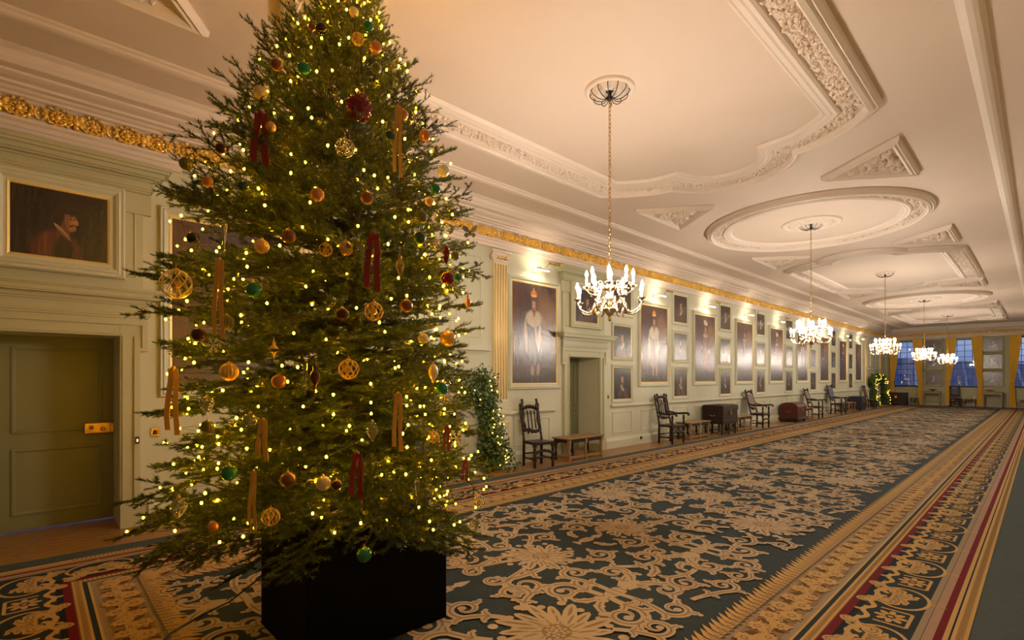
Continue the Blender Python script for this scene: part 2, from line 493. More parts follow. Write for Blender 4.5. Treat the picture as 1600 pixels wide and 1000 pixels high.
door_case(2, 8.585, 'sage green double door set in a deep recess past the crowned portrait', False)

# lit switch and brass plates beside the first door, sockets further on
def wallplate(name, y, z, w, h, mats, label, cat, knob=None, x=0):
    o = MB().cbox((-w/2, -.012, -h/2), (w/2, 0, h/2), .004).build(name, mats, None, (XL+x, y, z), ROT_L)
    tag(o, label, cat)
    if knob: MB().cbox((-w*.22, -.017, -h*.22), (w*.22, -.011, h*.22), .002).build('rocker', knob, o)
    return o
wallplate('light_switch', .815, .93, .035, .075, M_IRON, 'small light switch with a glowing neon rocker on the door architrave', 'switch', M_SWLED, x=.06)
wallplate('brass_socket_plate', .98, 1.0, .075, .10, M_BRASS, 'square brass plate on the wall beside the first door', 'socket', M_IRON)
wallplate('brass_wall_plate', 9.46, 1.18, .06, .09, M_BRASS, 'small brass switch plate just right of the recessed doorway', 'switch', M_IRON)
wallplate('floor_socket', 10.75, .15, .09, .07, M_IRON, 'dark power socket in the skirting by the first carved armchair', 'socket', x=.045)

# ---- other walls (the far one has three windows)
WIN = [(-5.72, .66), (-3.10, .66), (-.48, .66)]
W_Z0, W_Z1 = 1.12, 3.84
wall_end = empty('wall_end', (0, Y1, 0)); tag(wall_end, 'olive sage end wall with three tall dusk windows', 'wall', kind='structure')
m = MB(); xs = [XL-.6]
for c, h in WIN: xs += [c-h, c+h]
xs.append(XR+.4)
for i in range(0, len(xs), 2): m.box((xs[i], 0, 0), (xs[i+1], .45, ZC))
for c, h in WIN: m.box((c-h, 0, 0), (c+h, .45, W_Z0)); m.box((c-h, 0, W_Z1), (c+h, .45, ZC))
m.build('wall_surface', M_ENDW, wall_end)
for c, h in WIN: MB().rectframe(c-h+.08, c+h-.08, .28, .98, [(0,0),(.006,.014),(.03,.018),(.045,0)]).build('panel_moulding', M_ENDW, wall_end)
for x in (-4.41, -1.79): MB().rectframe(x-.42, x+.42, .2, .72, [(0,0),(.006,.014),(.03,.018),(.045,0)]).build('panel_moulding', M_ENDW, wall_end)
base_e = empty('baseboard_end', (0, Y1, 0)); tag(base_e, 'dark skirting at the foot of the far window wall', 'baseboard', kind='structure')
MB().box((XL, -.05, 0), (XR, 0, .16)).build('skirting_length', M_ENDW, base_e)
w_names = ['leftmost dusk window in the far wall, half hidden behind chandeliers', 'middle dusk window in the far wall above a bench', 'rightmost dusk window in the far wall at the picture edge']
for i, (c, h) in enumerate(WIN):
    e = empty('window_%d' % (i+1), (c, Y1+.2, 0)); tag(e, w_names[i], 'window', kind='structure')
    m = MB(); m.box((-h, -.2, W_Z0-.04), (h, .05, W_Z0)); m.build('window_sill', M_ENDW, e)
    m = MB()
    for s in (-1, 1): m.box((s*h, -.03, W_Z0), (s*(h-.05), .03, W_Z1))
    m.box((-h, -.03, W_Z0), (h, .03, W_Z0+.05)); m.box((-h, -.03, W_Z1-.05), (h, .03, W_Z1))
    m.build('window_frame', M_SASH, e)
    nx, nz = 4, 8
    for k in range(1, nx):
        x = -h + 2*h*k/nx; MB().box((x-.013, -.02, W_Z0), (x+.013, .02, W_Z1)).build('glazing_bar', M_SASH, e)
    for k in range(1, nz):
        z = W_Z0 + (W_Z1-W_Z0)*k/nz; t = .03 if k == 4 else .013
        MB().box((-h, -.02, z-t), (h, .02, z+t)).build('glazing_bar', M_SASH, e)
    pw, ph = 2*h/nx, (W_Z1-W_Z0)/nz
    pm = MB().box((-pw/2, -.003, -ph/2), (pw/2, .003, ph/2)).mesh('pane')
    for a in range(nx):
        for b in range(nz): mk('pane', pm, M_GLASS, e, (-h+pw*(a+.5), 0, W_Z0+ph*(b+.5)))
wr = MB().box((XR, Y0, 0), (XR+.3, Y1, ZC)).build('wall_right', M_SAGE); tag(wr, 'plain sage wall along the right of the gallery', 'wall', kind='structure')
wn_ = MB().box((XL-.6, Y0-.3, 0), (XR+.3, Y0, ZC)).build('wall_near', M_SAGE); tag(wn_, 'plain sage wall at the near end of the gallery', 'wall', kind='structure')

# a slate roof with lead ribs outside, seen through the windows
rf = empty('neighbouring_roof', (-3.2, Y1+9, -1)); tag(rf, 'blue slate roof with pale ribs seen outside the far windows', 'roof')
m = MB(); m.add([(-6, -3, 0), (6, -3, 0), (6, 2.5, 3.3), (-6, 2.5, 4.3), (-6, -2.8, -.2), (6, -2.8, -.2), (6, 2.7, 3.1), (-6, 2.7, 4.1)], [(0,1,2,3), (7,6,5,4), (0,4,5,1), (1,5,6,2), (2,6,7,3), (3,7,4,0)]); m.build('slates', M_ROOF, rf)
for k in range(9):
    x = -5.6 + k*1.4
    MB().tube([(x, -3, .03), (x-.9, 2.5, 3.85 - .083*(x))], .07, 6).build('roof_rib', M_ROOFRIB, rf)

# ---- cornice on every side
CORN = [(0,3.94),(.05,3.94),(.05,4.0),(.065,4.003),(.065,4.045),(.10,4.06),(.105,4.085),(.04,4.09),(.04,4.285),(.085,4.295),(.09,4.315),(.13,4.325),(.15,4.345),(.20,4.35),(.205,4.375),(.27,4.385),(.32,4.405),(.325,4.425),(.43,4.43),(.43,4.475),(.44,4.48),(.455,4.50),(.47,4.535),(.52,4.555),(.52,ZC),(0,ZC)]
c4 = [((XL, Y0), (1, 1)), ((XL, Y1), (1, -1)), ((XR, Y1), (-1, -1)), ((XR, Y0), (-1, 1))]
trim_names = ['cream moulded cornice above the portrait wall with a gilded frieze', 'cream moulded cornice above the far windows with a gilded frieze', 'cream moulded cornice above the right wall', 'cream moulded cornice above the near wall']
TRIM = []
for i in range(4):
    (p, d), (q, g) = c4[i], c4[(i+1) % 4]
    e = empty('trim_%d' % (i+1), (p[0], p[1], 0)); tag(e, trim_names[i], 'cornice', kind='structure'); TRIM.append(e)
    MB().sweep(CORN, [((0, 0, 0), (d[0], d[1], 0), (0, 0, 1)), ((q[0]-p[0], q[1]-p[1], 0), (g[0], g[1], 0), (0, 0, 1))]).build('cornice_moulding', M_CREAM, e)
# gilded scroll ornament of the frieze: one pitch of .55 m, local x along, z up, facing -y
def spiral_pts(cx, cz, r0, r1, a0, turns, sgn, n=22, y=-.012):
    out = []
    for i in range(n+1):
        t = i/n; a = a0 + sgn*turns*2*PI*t; r = r0 + (r1-r0)*t
        out.append((cx + r*math.cos(a), y - .006*t, cz + r*math.sin(a)))
    return out
m = MB()
fr_ = random.Random(12)
for (cx, sg, a0) in ((.13, 1, PI*.9), (.40, -1, PI*.1)):
    m.tube(spiral_pts(cx, .098, .088, .03, a0, 1.35, sg), [.016]*10 + [.012]*13, 6)
    m.ball((cx, -.022, .098), .030, 8, 6)
    for k in range(9):
        a = k*2*PI/9; m.tube([(cx+.026*math.cos(a), -.018, .098+.026*math.sin(a)), (cx+.050*math.cos(a+.2), -.026, .098+.050*math.sin(a+.2)), (cx+.066*math.cos(a+.5), -.014, .098+.066*math.sin(a+.5))], [.010, .015, .004], 5)
    for k in range(13):
        a = a0 + sg*k*.5; m.tube([(cx+.080*math.cos(a), -.014, .098+.080*math.sin(a)), (cx+.100*math.cos(a+.12*sg), -.024, .098+.092*math.sin(a+.12*sg)), (cx+.108*math.cos(a+.35*sg), -.010, .098+.096*math.sin(a+.35*sg))], [.012, .015, .004], 5)
m.ball((.265, -.028, .145), .020, 8, 6); m.ball((.265, -.024, .090), .034, 8, 6, sz=1.3); m.ball((.265, -.016, .040), .026, 8, 6)
for s in (-1, 1):
    for (dx, dz, q) in ((.075, .085, 1), (.085, .055, .9), (.08, .02, .8), (.09, -.03, .9), (.07, -.06, .9)):
        m.tube([(.265+s*.015, -.018, .095), (.265+s*dx*.55, -.028, .095+dz*.6), (.265+s*dx, -.012, .095+dz)], [.012, .018*q, .004], 6)
for x in (0, .55):
    sg = 1 if x == 0 else -1
    m.tube([(x, -.012, .03), (x+sg*.035, -.02, .06), (x+sg*.045, -.02, .10), (x+sg*.03, -.02, .14), (x, -.012, .165)], [.006, .014, .018, .014, .006], 6)
    m.ball((x+sg*.02, -.018, .098), .018, 8, 6)
fz = m.mesh('frieze_ornament')
k, y = 0, .05
while y + .55 < Y1 - Y0:
    mk('frieze_ornament', fz, M_GOLD, TRIM[0], (.042, y, 4.09), ROT_L); y += .55
x = .05
while x + .55 < XR - XL:
    mk('frieze_ornament', fz, M_GOLD, TRIM[1], (x, -.042, 4.09), 0); x += .55

# ---- ceiling with its plasterwork
ceiling = empty('ceiling', (0, 0, ZC)); tag(ceiling, 'cream plaster ceiling with moulded frames, rings and ribs', 'ceiling', kind='structure')
MB().box((XL-.6, Y0-.3, 0), (XR+.3, Y1+.4, .15)).build('ceiling_slab', M_CEIL, ceiling)
RIB = [(-.085,0),(-.08,-.02),(-.055,-.028),(-.05,-.05),(-.02,-.06),(.02,-.06),(.05,-.05),(.055,-.028),(.08,-.02),(.085,0)]
def rib(a, b):
    d = Vector(b) - Vector(a); d.normalize()
    n = (-d.y, d.x, 0)
    MB().sweep(RIB, [((a[0], a[1], 0), n, (0,0,1)), ((b[0], b[1], 0), n, (0,0,1))]).build('ceiling_rib', M_CREAM, ceiling)
for x in (-5.74, -.40): rib((x, Y0+.5), (x, Y1-.9))
rib((-5.74, Y1-.98), (-.40, Y1-.98)); rib((-5.74, Y0+.6), (-.40, Y0+.6))

def offset_path(P, closed=True):
    """unit mitre normals of a closed 2-D polyline (pointing outwards for a counter-clockwise path)"""
    n = len(P); out = []
    for i in range(n):
        a, b, c = Vector(P[i-1]), Vector(P[i]), Vector(P[(i+1) % n])
        d1, d2 = (b-a).normalized(), (c-b).normalized()
        n1, n2 = Vector((d1.y, -d1.x)), Vector((d2.y, -d2.x))
        mtr = n1+n2
        if mtr.length < 1e-6: mtr = n1
        mtr.normalize()
        out.append(mtr / max(.45, mtr.dot(n1)))
    return out
leafm = random.Random(3)
def leaf_relief(mb, x, y, s, ang, rnd):
    """small folded, curling plaster leaf hanging under the ceiling"""
    ca, sa = math.cos(ang), math.sin(ang)
    P = [(-.5, 0, .2), (-.1, .42, .35), (.5, .18, .75), (.72, 0, .45), (.5, -.18, .75), (-.1, -.42, .35), (.1, 0, .95)]
    k = rnd.uniform(.7, 1.3)
    vs = [(x + s*(ca*a - sa*b), y + s*(sa*a + ca*b), -.015 - s*c*.75*k) for a, b, c in P]
    mb.add(vs, [(0,6,1), (1,6,2), (2,6,3), (3,6,4), (4,6,5), (5,6,0)], 0)
    vs2 = [(v[0], v[1], 0) for v in vs]
    o = len(mb.v)
    mb.add([vs[i] for i in (0,1,2,3,4,5)] + [vs2[i] for i in (0,1,2,3,4,5)], [(i, (i+1) % 6, 6+(i+1) % 6, 6+i) for i in range(6)], 0)
BAND_O = [(.27,0),(.265,-.05),(.235,-.075),(.215,-.06),(.20,-.085),(.16,-.10),(.14,-.08),(.13,-.03),(.125,-.02)]
BAND_M = [(.125,-.02),(-.075,-.02)]
BAND_I = [(-.075,-.02),(-.085,-.045),(-.11,-.06),(-.15,-.045),(-.17,-.05),(-.22,-.03),(-.235,-.035),(-.27,0)]
def plaster_frame(name, P, cx, cy, band=(.125, -.075), scale=1.0, leaves=True, leafsize=.05, density=1.0):
    nr = offset_path(P)
    e = empty(name, (cx, cy, 0)); e.parent = ceiling
    for nm, prof in (('outer_moulding', BAND_O), ('leaf_bed', BAND_M), ('inner_moulding', BAND_I)):
        fr = [((p[0], p[1], 0), (q[0]*scale, q[1]*scale, 0), (0, 0, 1)) for p, q in zip(P, nr)]
        MB().sweep(prof, fr, closed=True).build(nm, M_CREAM, e)
    if leaves:
        mb = MB(); n = len(P); rnd = random.Random(len(P))
        for i in range(n):
            a, b = Vector(P[i]), Vector(P[(i+1) % n]); qa, qb = nr[i], nr[(i+1) % n]
            L = (b-a).length
            cnt = max(1, int(L*95*density))
            for j in range(cnt):
                t = (j + rnd.random())/cnt; u = rnd.uniform(band[1]+.02, band[0]-.02)*scale
                p = a.lerp(b, t) + qa.lerp(qb, t)*u
                leaf_relief(mb, p.x, p.y, leafsize*rnd.uniform(.6, 1.15), rnd.uniform(0, 2*PI), rnd)
        o = mb.build('leaf_relief', M_CREAM, e); o['kind'] = 'stuff'
    return e
def arc(cx, cy, r, a0, a1, n):
    return [(cx + r*math.cos(a0+(a1-a0)*i/n), cy + r*math.sin(a0+(a1-a0)*i/n)) for i in range(n+1)]
end = [(1.62, 2.18)] + [(1.62-.52*t, 2.20 + .40*t**.8) for t in (.25, .5, .75, 1)] + [(.98, 2.64), (.82, 2.66)] + arc(0, 2.50, .76, .22, PI-.22, 14) + [(-.82, 2.66), (-.98, 2.64)] + [(-1.62+.52*t, 2.20 + .40*t**.8) for t in (1, .75, .5, .25)] + [(-1.62, 2.18)]
FRAME = end + [(-x, -y) for x, y in end]
RING = [(1.62*math.cos(2*PI*i/64), 1.62*math.sin(2*PI*i/64)) for i in range(64)]
CHY = [4.30, 10.83, 17.43, 24.2, 30.9]
for i, y in enumerate(CHY):
    if i % 2 == 0: plaster_frame('plaster_frame', FRAME, CX, y, leafsize=.055 if i == 0 else .06, density=1.5 if i == 0 else .7)
    else: plaster_frame('plaster_ring', RING, CX-.02, y, scale=.9, leafsize=.05, density=.9 if i == 1 else .6)
# triangular spandrel panels between frames and rings
def spandrel(yc, s):
    e = empty('triangular_panel', (CX, yc, 0)); e.parent = ceiling
    T = [(s*1.86, -.78), (s*1.86, .78), (s*.80, .0)]
    if s < 0: T = T[::-1]
    # mitred moulding around the triangle
    nr = offset_path(T)
    fr = [((p[0], p[1], 0), (q[0], q[1], 0), (0, 0, 1)) for p, q in zip(T, nr)]
    MB().sweep([(0,0),(-.005,-.05),(-.03,-.075),(-.05,-.055),(-.07,-.075),(-.10,-.06),(-.115,-.01),(-.12,0)], fr, closed=True).build('triangle_moulding', M_CREAM, e)
    mb = MB(); rnd = random.Random(int(yc*10))
    for j in range(90):
        a, b = rnd.random(), rnd.random()
        if a+b > 1: a, b = 1-a, 1-b
        a, b = .16+a*.52, .16+b*.52
        p = Vector(T[0])*(1-a-b) + Vector(T[1])*a + Vector(T[2])*b
        leaf_relief(mb, p.x, p.y, rnd.uniform(.05, .11), rnd.uniform(0, 2*PI), rnd)
    o = mb.build('leaf_relief', M_CREAM, e); o['kind'] = 'stuff'
for yc in (.32, 8.45, 13.6, 21.0, 27.4, 34.4):
    for s in (-1, 1): spandrel(yc, s)
# roses
def rose(i, y):
    R = .25 if i % 2 == 0 else .5
    e = empty('ceiling_rose', (CX, y, 0)); e.parent = ceiling
    MB().lathe([(R*.78, 0), (R*.80, -.025), (R*.88, -.035), (R*.95, -.03), (R, -.02), (R*1.02, 0)], 40, cap=False).build('rose_ring', M_CREAM, e)
    m = MB(); n = 24
    prof = [(.04, -.02), (R*.3, -.05), (R*.55, -.06), (R*.75, -.02), (R*.78, 0)]
    vs, fs = [], []
    for (r, z) in prof:
        for k in range(n*2):
            a = PI*k/n; q = 1 - (.06 if k % 2 else 0)*(r/R)
            vs.append((r*q*math.cos(a), r*q*math.sin(a), z + (.014 if k % 2 else 0)*(r/R)))
    for j in range(len(prof)-1):
        for k in range(2*n): fs.append((j*2*n+k, j*2*n+(k+1) % (2*n), (j+1)*2*n+(k+1) % (2*n), (j+1)*2*n+k))
    m.add(vs, fs); m.build('rose_petals', M_CREAM, e)
for i, y in enumerate(CHY): rose(i, y)
# ================================================================== CARPET
# woven pattern as thin pile laid on the strips; x across, y along; local origin at the carpet's centre line, near outer edge
CCX, CY0, CY1 = -3.09, -.43, 37.2
HWC = 2.775
carpet = empty('carpet', (CCX, CY0, 0)); tag(carpet, 'long blue-black carpet with gold damask scrolls and banded borders', 'carpet')
LEN = CY1 - CY0
und = MB().cbox((CCX-HWC-.23, CY0-.25, .0005), (CCX+HWC+.60, CY1+.25, .006), .003).build('carpet_surround', M_UNDER); tag(und, 'plain grey-green carpet felt showing around the patterned carpet', 'carpet')
STR = [(0,.075,M_WGOLD),(.075,.085,M_WNAVY),(.085,.11,M_WGOLD),(.11,.15,M_WRED),(.15,.2,M_WPINK),(.2,.203,M_WNAVY),(.203,.24,M_WGREY),(.24,.555,M_WDARK),(.555,.59,M_WNAVY),(.59,.637,M_WRED),(.637,.645,M_WBROWN),(.645,.705,M_WGOLD),(.705,.735,M_WDARK),(.735,.75,M_WGOLD),(.75,.79,M_WGREY),(.79,1.0,M_WSHADE),(1.0,1.055,M_WGREY)]
ZT = .0095
# mitred rectangular strips
for a, b, mm in STR:
    m = MB(); x0, x1, y0, y1 = -HWC, HWC, 0, LEN
    o4 = [(x0+a, y0+a), (x1-a, y0+a), (x1-a, y1-a), (x0+a, y1-a)]; i4 = [(x0+b, y0+b), (x1-b, y0+b), (x1-b, y1-b), (x0+b, y1-b)]
    m.add([(x, y, ZT) for x, y in o4] + [(x, y, ZT) for x, y in i4], [(i, (i+1) % 4, 4+(i+1) % 4, 4+i) for i in range(4)])
    m.build('border_band', mm, carpet)
FB = 1.055
MB().add([(-HWC+FB, FB, ZT), (HWC-FB, FB, ZT), (HWC-FB, LEN-FB, ZT), (-HWC+FB, LEN-FB, ZT)], [(0,1,2,3)]).build('field', M_FIELD, carpet)
MB().box((-HWC, 0, .006), (HWC, LEN, .0085)).build('backing', M_WBROWN, carpet)
ZP = ZT + .0012

class Pat:
    """flat woven shapes; layer 0 = light wool, layer 1 = darker inlay line, layer 2 = brown"""
    def __init__(s): s.v, s.f, s.m, s.k = [], [], [], 0
    def zz(s, layer):
        s.k += 1
        return ZP + layer*.0005 + s.k*1.4e-5
    def ribbon(s, pts, ws, layer=0):
        o = len(s.v); n = len(pts); z = s.zz(layer)
        for i, (x, y) in enumerate(pts):
            a, b = pts[max(0, i-1)], pts[min(n-1, i+1)]
            dx, dy = b[0]-a[0], b[1]-a[1]; l = math.hypot(dx, dy) or 1
            nx, ny = -dy/l*ws[i]/2, dx/l*ws[i]/2
            s.v += [(x+nx, y+ny, z), (x-nx, y-ny, z)]
        for i in range(n-1):
            s.f.append((o+2*i, o+2*i+1, o+2*i+3, o+2*i+2)); s.m.append(layer)
    def disc(s, c, rx, ry=None, layer=0, n=14, rot=0, lobes=0, depth=.0):
        o = len(s.v); ry = ry or rx; z = s.zz(layer)
        s.v.append((c[0], c[1], z))
        N = n if not lobes else lobes*4
        for i in range(N):
            a = 2*PI*i/N; k = 1 + (depth*math.cos(lobes*a) if lobes else 0)
            x, y = rx*k*math.cos(a), ry*k*math.sin(a)
            s.v.append((c[0]+x*math.cos(rot)-y*math.sin(rot), c[1]+x*math.sin(rot)+y*math.cos(rot), z))
        for i in range(N): s.f.append((o, o+1+i, o+1+(i+1) % N)); s.m.append(layer)
    def scroll(s, p, ang, size, sgn, turns=1.35, w=.06, inlay=True):
        """stem leaving p at ang that winds up into a volute of radius size"""
        n = 26; pts, ws = [], []
        cx = p[0] + size*math.cos(ang + sgn*PI/2); cy = p[1] + size*math.sin(ang + sgn*PI/2)
        a0 = ang - sgn*PI/2
        for i in range(n+1):
            t = i/n; a = a0 + sgn*turns*2*PI*t; r = size*(1-.78*t)
            pts.append((cx+r*math.cos(a), cy+r*math.sin(a))); ws.append(w*(.35+.9*math.sin(PI*min(1, t*.85+.12)))*(1-.35*t))
        s.ribbon(pts, ws)
        if inlay: s.ribbon(pts[2:-4], [x*.28 for x in ws[2:-4]], 1)
        s.disc(pts[-1], w*.55, layer=0, n=10)
        # outer curling leaves
        for f in (.10, .26, .44):
            i = int(f*n); a = a0 + sgn*turns*2*PI*(i/n)
            s.leaf(pts[i], a - sgn*.5 + sgn*PI*.38, size*.42, w*.9, sgn)
        return (cx, cy)
    def vine(s, st, c, R, sgn, w=.07, turns=1.3, bow=.0, leaves=True):
        """stem from st that runs tangentially into a volute of radius R round c"""
        dx, dy = st[0]-c[0], st[1]-c[1]; D = max(R*1.05, math.hypot(dx, dy)); phi = math.atan2(dy, dx)
        a0 = phi + sgn*math.acos(R/D)
        e = (c[0]+R*math.cos(a0), c[1]+R*math.sin(a0))
        tx, ty = e[0]-st[0], e[1]-st[1]; L = math.hypot(tx, ty)
        q = (st[0]+tx*.5-ty*bow, st[1]+ty*.5+tx*bow)
        pts = []; ns = max(3, int(L/.05))
        for i in range(ns):
            t = i/ns; pts.append(((1-t)**2*st[0]+2*t*(1-t)*q[0]+t*t*e[0], (1-t)**2*st[1]+2*t*(1-t)*q[1]+t*t*e[1]))
        n = 24
        for i in range(n+1):
            t = i/n; a = a0+sgn*turns*2*PI*t; r = R*(1-.80*t**.9)
            pts.append((c[0]+r*math.cos(a), c[1]+r*math.sin(a)))
        N = len(pts); ws = [w*(.55+.6*math.sin(PI*min(1, .15+i/N)))*(1-.35*i/N) for i in range(N)]
        s.ribbon(pts, ws); s.ribbon(pts[2:-3], [x*.25 for x in ws[2:-3]], 1)
        s.disc(pts[-1], w*.50, n=10)
        if leaves:
            for f in (0, 5, 10):
                i = min(N-2, ns+f); a = math.atan2(pts[i+1][1]-pts[i][1], pts[i+1][0]-pts[i][0])
                s.leaf(pts[i], a-sgn*.75, R*.75, w*1.15, -sgn)
            i = max(1, ns//2); a = math.atan2(pts[i+1][1]-pts[i][1], pts[i+1][0]-pts[i][0])
            s.leaf(pts[i], a+sgn*.6, R*.8, w*1.0, sgn); s.leaf(pts[i], a-sgn*.6, R*.7, w*1.0, -sgn)
    def leaf(s, p, ang, L, w, sgn=1):
        n = 9; pts, ws = [], []
        a, x, y = ang, p[0], p[1]
        for i in range(n+1):
            t = i/n; pts.append((x, y)); ws.append(w*max(.06, math.sin(PI*(.12+.86*t))**.8)*(1.15 if i % 3 == 1 else .85))
            a += sgn*(.06+.38*t*t); x += L/n*math.cos(a); y += L/n*math.sin(a)
        s.ribbon(pts, ws); s.ribbon(pts[1:-1], [q*.22 for q in ws[1:-1]], 1)
        s.disc(pts[-1], w*.30, n=8)
    def stem(s, a, b, c, d, w0, w1):
        pts, ws = [], []
        for i in range(17):
            t = i/16; q = 1-t
            pts.append(tuple(q**3*a[k]+3*q*q*t*b[k]+3*q*t*t*c[k]+t**3*d[k] for k in (0, 1))); ws.append(w0+(w1-w0)*t)
        s.ribbon(pts, ws); s.ribbon(pts[1:-1], [q*.3 for q in ws[1:-1]], 1)
    def rosette(s, c, R, n=16, core=True):
        for ring, (r, k, l) in enumerate(((R, n, .55), (R*.70, n-3, .5), (R*.45, n-6, .5))):
            for i in range(k):
                a = 2*PI*(i+.5*ring)/k + .1*ring
                rr = r*(1 if i % 2 else .86)
                s.disc((c[0]+rr*.66*math.cos(a), c[1]+rr*.66*math.sin(a)), rr*.40, rr*.125, layer=ring*2, n=10, rot=a+.18)
                s.disc((c[0]+rr*.68*math.cos(a), c[1]+rr*.68*math.sin(a)), rr*.28, rr*.035, layer=ring*2+1, n=6, rot=a+.18)
                if ring == 0: s.disc((c[0]+rr*1.02*math.cos(a+.25), c[1]+rr*1.02*math.sin(a+.25)), rr*.09, layer=0, n=8)
        s.disc(c, R*.24, layer=5, n=14)
        for i in range(19):
            a = i*2.4; r = R*.20*math.sqrt(i/19)
            s.disc((c[0]+r*math.cos(a), c[1]+r*math.sin(a)), R*.035, layer=6, n=6)
    def vase(s, c, h, up=1):
        prof = [(.0,.24),(.06,.24),(.10,.10),(.16,.08),(.24,.20),(.36,.26),(.50,.24),(.58,.12),(.64,.10),(.70,.22),(.84,.16),(1.0,.02)]
        s.ribbon([(c[0], c[1]+up*h*(t-.4)) for t, w in prof], [w*h for t, w in prof])
        for t in (.30, .42, .54): s.ribbon([(c[0]-.1*h, c[1]+up*h*(t-.4)), (c[0]+.1*h, c[1]+up*h*(t-.4))], [.012, .012], 1)
    def build(s, name, mats, parent, reps=((0, 0, 1, 1),), kind='stuff'):
        m = MB()
        for (ox, oy, sx, sy) in reps:
            vs = [(x*sx+ox, y*sy+oy, z) for x, y, z in s.v]
            o = len(m.v); m.v.extend(vs)
            m.f.extend(tuple(i+o for i in f) for f in s.f); m.m.extend(s.m); m.sm.extend([False]*len(s.f))
        o = m.build(name, mats, parent)
        if kind: o['kind'] = kind
        return o
    def clip_layers(s, k): s.m = [min(k, q) for q in s.m]

PER = 3.35
# half unit (x >= 0), mirrored afterwards; y from 0 to PER
H = Pat()
def half(h):
    # two vases on the side axis, each throwing four leafy volutes
    for (vy, u) in ((.78, 1), (2.08, -1)):
        v = .90
        h.vase((v, vy), .50, u)
        for sx in (-1, 1):
            h.vine((v+sx*.03, vy+u*.10), (v+sx*.24, vy+u*.30), .13, sx*u*-1, .065, 1.2, .1)
            h.vine((v+sx*.04, vy-u*.02), (v+sx*.44, vy+u*.06), .12, sx*u, .06, 1.25, .15*sx*u)
            h.vine((v+sx*.03, vy-u*.12), (v+sx*.27, vy-u*.28), .15, -sx*u, .07, 1.3, -.1*sx*u)
            h.leaf((v+sx*.02, vy+u*.24), PI/2*u-sx*.5*u, .24, .08, -sx*u)
            h.leaf((v+sx*.02, vy-u*.20), -PI/2*u+sx*.25*u, .22, .08, sx*u)
    # tendrils from the centre rosettes
    for (cy, u) in ((.95, -1), (2.20, 1)):
        h.vine((.20, cy+u*.18), (.36, cy+u*.58), .17, -u, .07, 1.35, .12)
        h.vine((.26, cy-u*.05), (.34, cy-u*.38), .13, -u, .06, 1.25, .1)
        h.vine((.10, cy+u*.30), (.12, cy+u*.70), .09, u, .05, 1.2, 0, False)
    # between the vases
    h.vine((.62, 1.20), (.66, 1.56), .14, 1, .065, 1.3, -.2); h.vine((1.10, 1.62), (1.18, 1.30), .13, 1, .06, 1.3, .2)
    h.vine((1.36, 1.05), (1.40, 1.46), .11, 1, .055, 1.25, .1); h.vine((1.38, 1.95), (1.40, 1.74), .10, -1, .05, 1.2, .1)
    h.leaf((.92, 1.20), PI/2, .3, .09, 1); h.leaf((.95, 1.70), -PI/2, .22, .08, 1); h.leaf((.10, 1.56), 0, .22, .08, 1)
    # the big side rosette and its branches
    h.rosette((1.0, 0), .40)
    h.vine((.66, .06), (.40, .20), .13, 1, .065, 1.3, .2); h.vine((.66, PER-.10), (.36, PER-.22), .13, -1, .065, 1.3, -.2)
    h.vine((1.22, .28), (1.40, .50), .11, 1, .055, 1.3, .1); h.vine((1.22, PER-.30), (1.38, PER-.56), .11, -1, .055, 1.3, .1)
    h.vine((.80, PER-.36), (.62, PER-.62), .14, 1, .065, 1.3, .1); h.vine((1.0, PER-.42), (1.06, PER-.72), .13, -1, .06, 1.3, .1)
    h.leaf((1.34, .05), .5, .2, .07, 1); h.leaf((.62, 2.62), 1.2, .26, .08, -1)
half(H)
Cn = Pat()
Cn.rosette((0, .92), .33); Cn.rosette((0, 2.18), .33)
Cn.vase((0, 1.58), .42, 1); Cn.vase((0, 3.22), .40, 1); Cn.rosette((0, 2.82), .12, 10)
for q in (H, Cn): q.m = [k % 2 for k in q.m]
reps_h, reps_c = [], []
NF = 10
ys0 = 2.37 - CY0      # puts a side rosette at world y 2.39
for k in range(-2, NF+1):
    yy = ys0 + k*PER
    if yy + PER < FB+.1 or yy > LEN-FB-PER*.6: continue
    reps_h += [(0, yy, 1, 1), (0, yy, -1, 1)]; reps_c.append((0, yy, 1, 1))
LAY = [M_WBEIGE, M_WSHADE, M_WBEIGE]
def build_field(P_, reps, name):
    m = MB()
    V = np.array(P_.v); Fs = P_.f
    cen = np.array([V[list(f)].mean(axis=0) for f in Fs])
    for (ox, oy, sx, sy) in reps:
        vs = V*np.array([sx, sy, 1]) + np.array([ox, oy, 0])
        cc = cen*np.array([sx, sy, 1]) + np.array([ox, oy, 0])
        ok = (np.abs(cc[:, 0]) < HWC-FB-.04) & (cc[:, 1] > FB+.05) & (cc[:, 1] < LEN-FB-.05)
        o = len(m.v); m.v.extend(map(tuple, vs))
        for i, f in enumerate(Fs):
            if ok[i]: m.f.append(tuple(j+o for j in f)); m.m.append(P_.m[i]); m.sm.append(False)
    o = m.build(name, LAY, carpet); o['kind'] = 'stuff'
build_field(H, reps_h, 'side_scroll_pattern')
build_field(Cn, reps_c, 'centre_rosette_pattern')

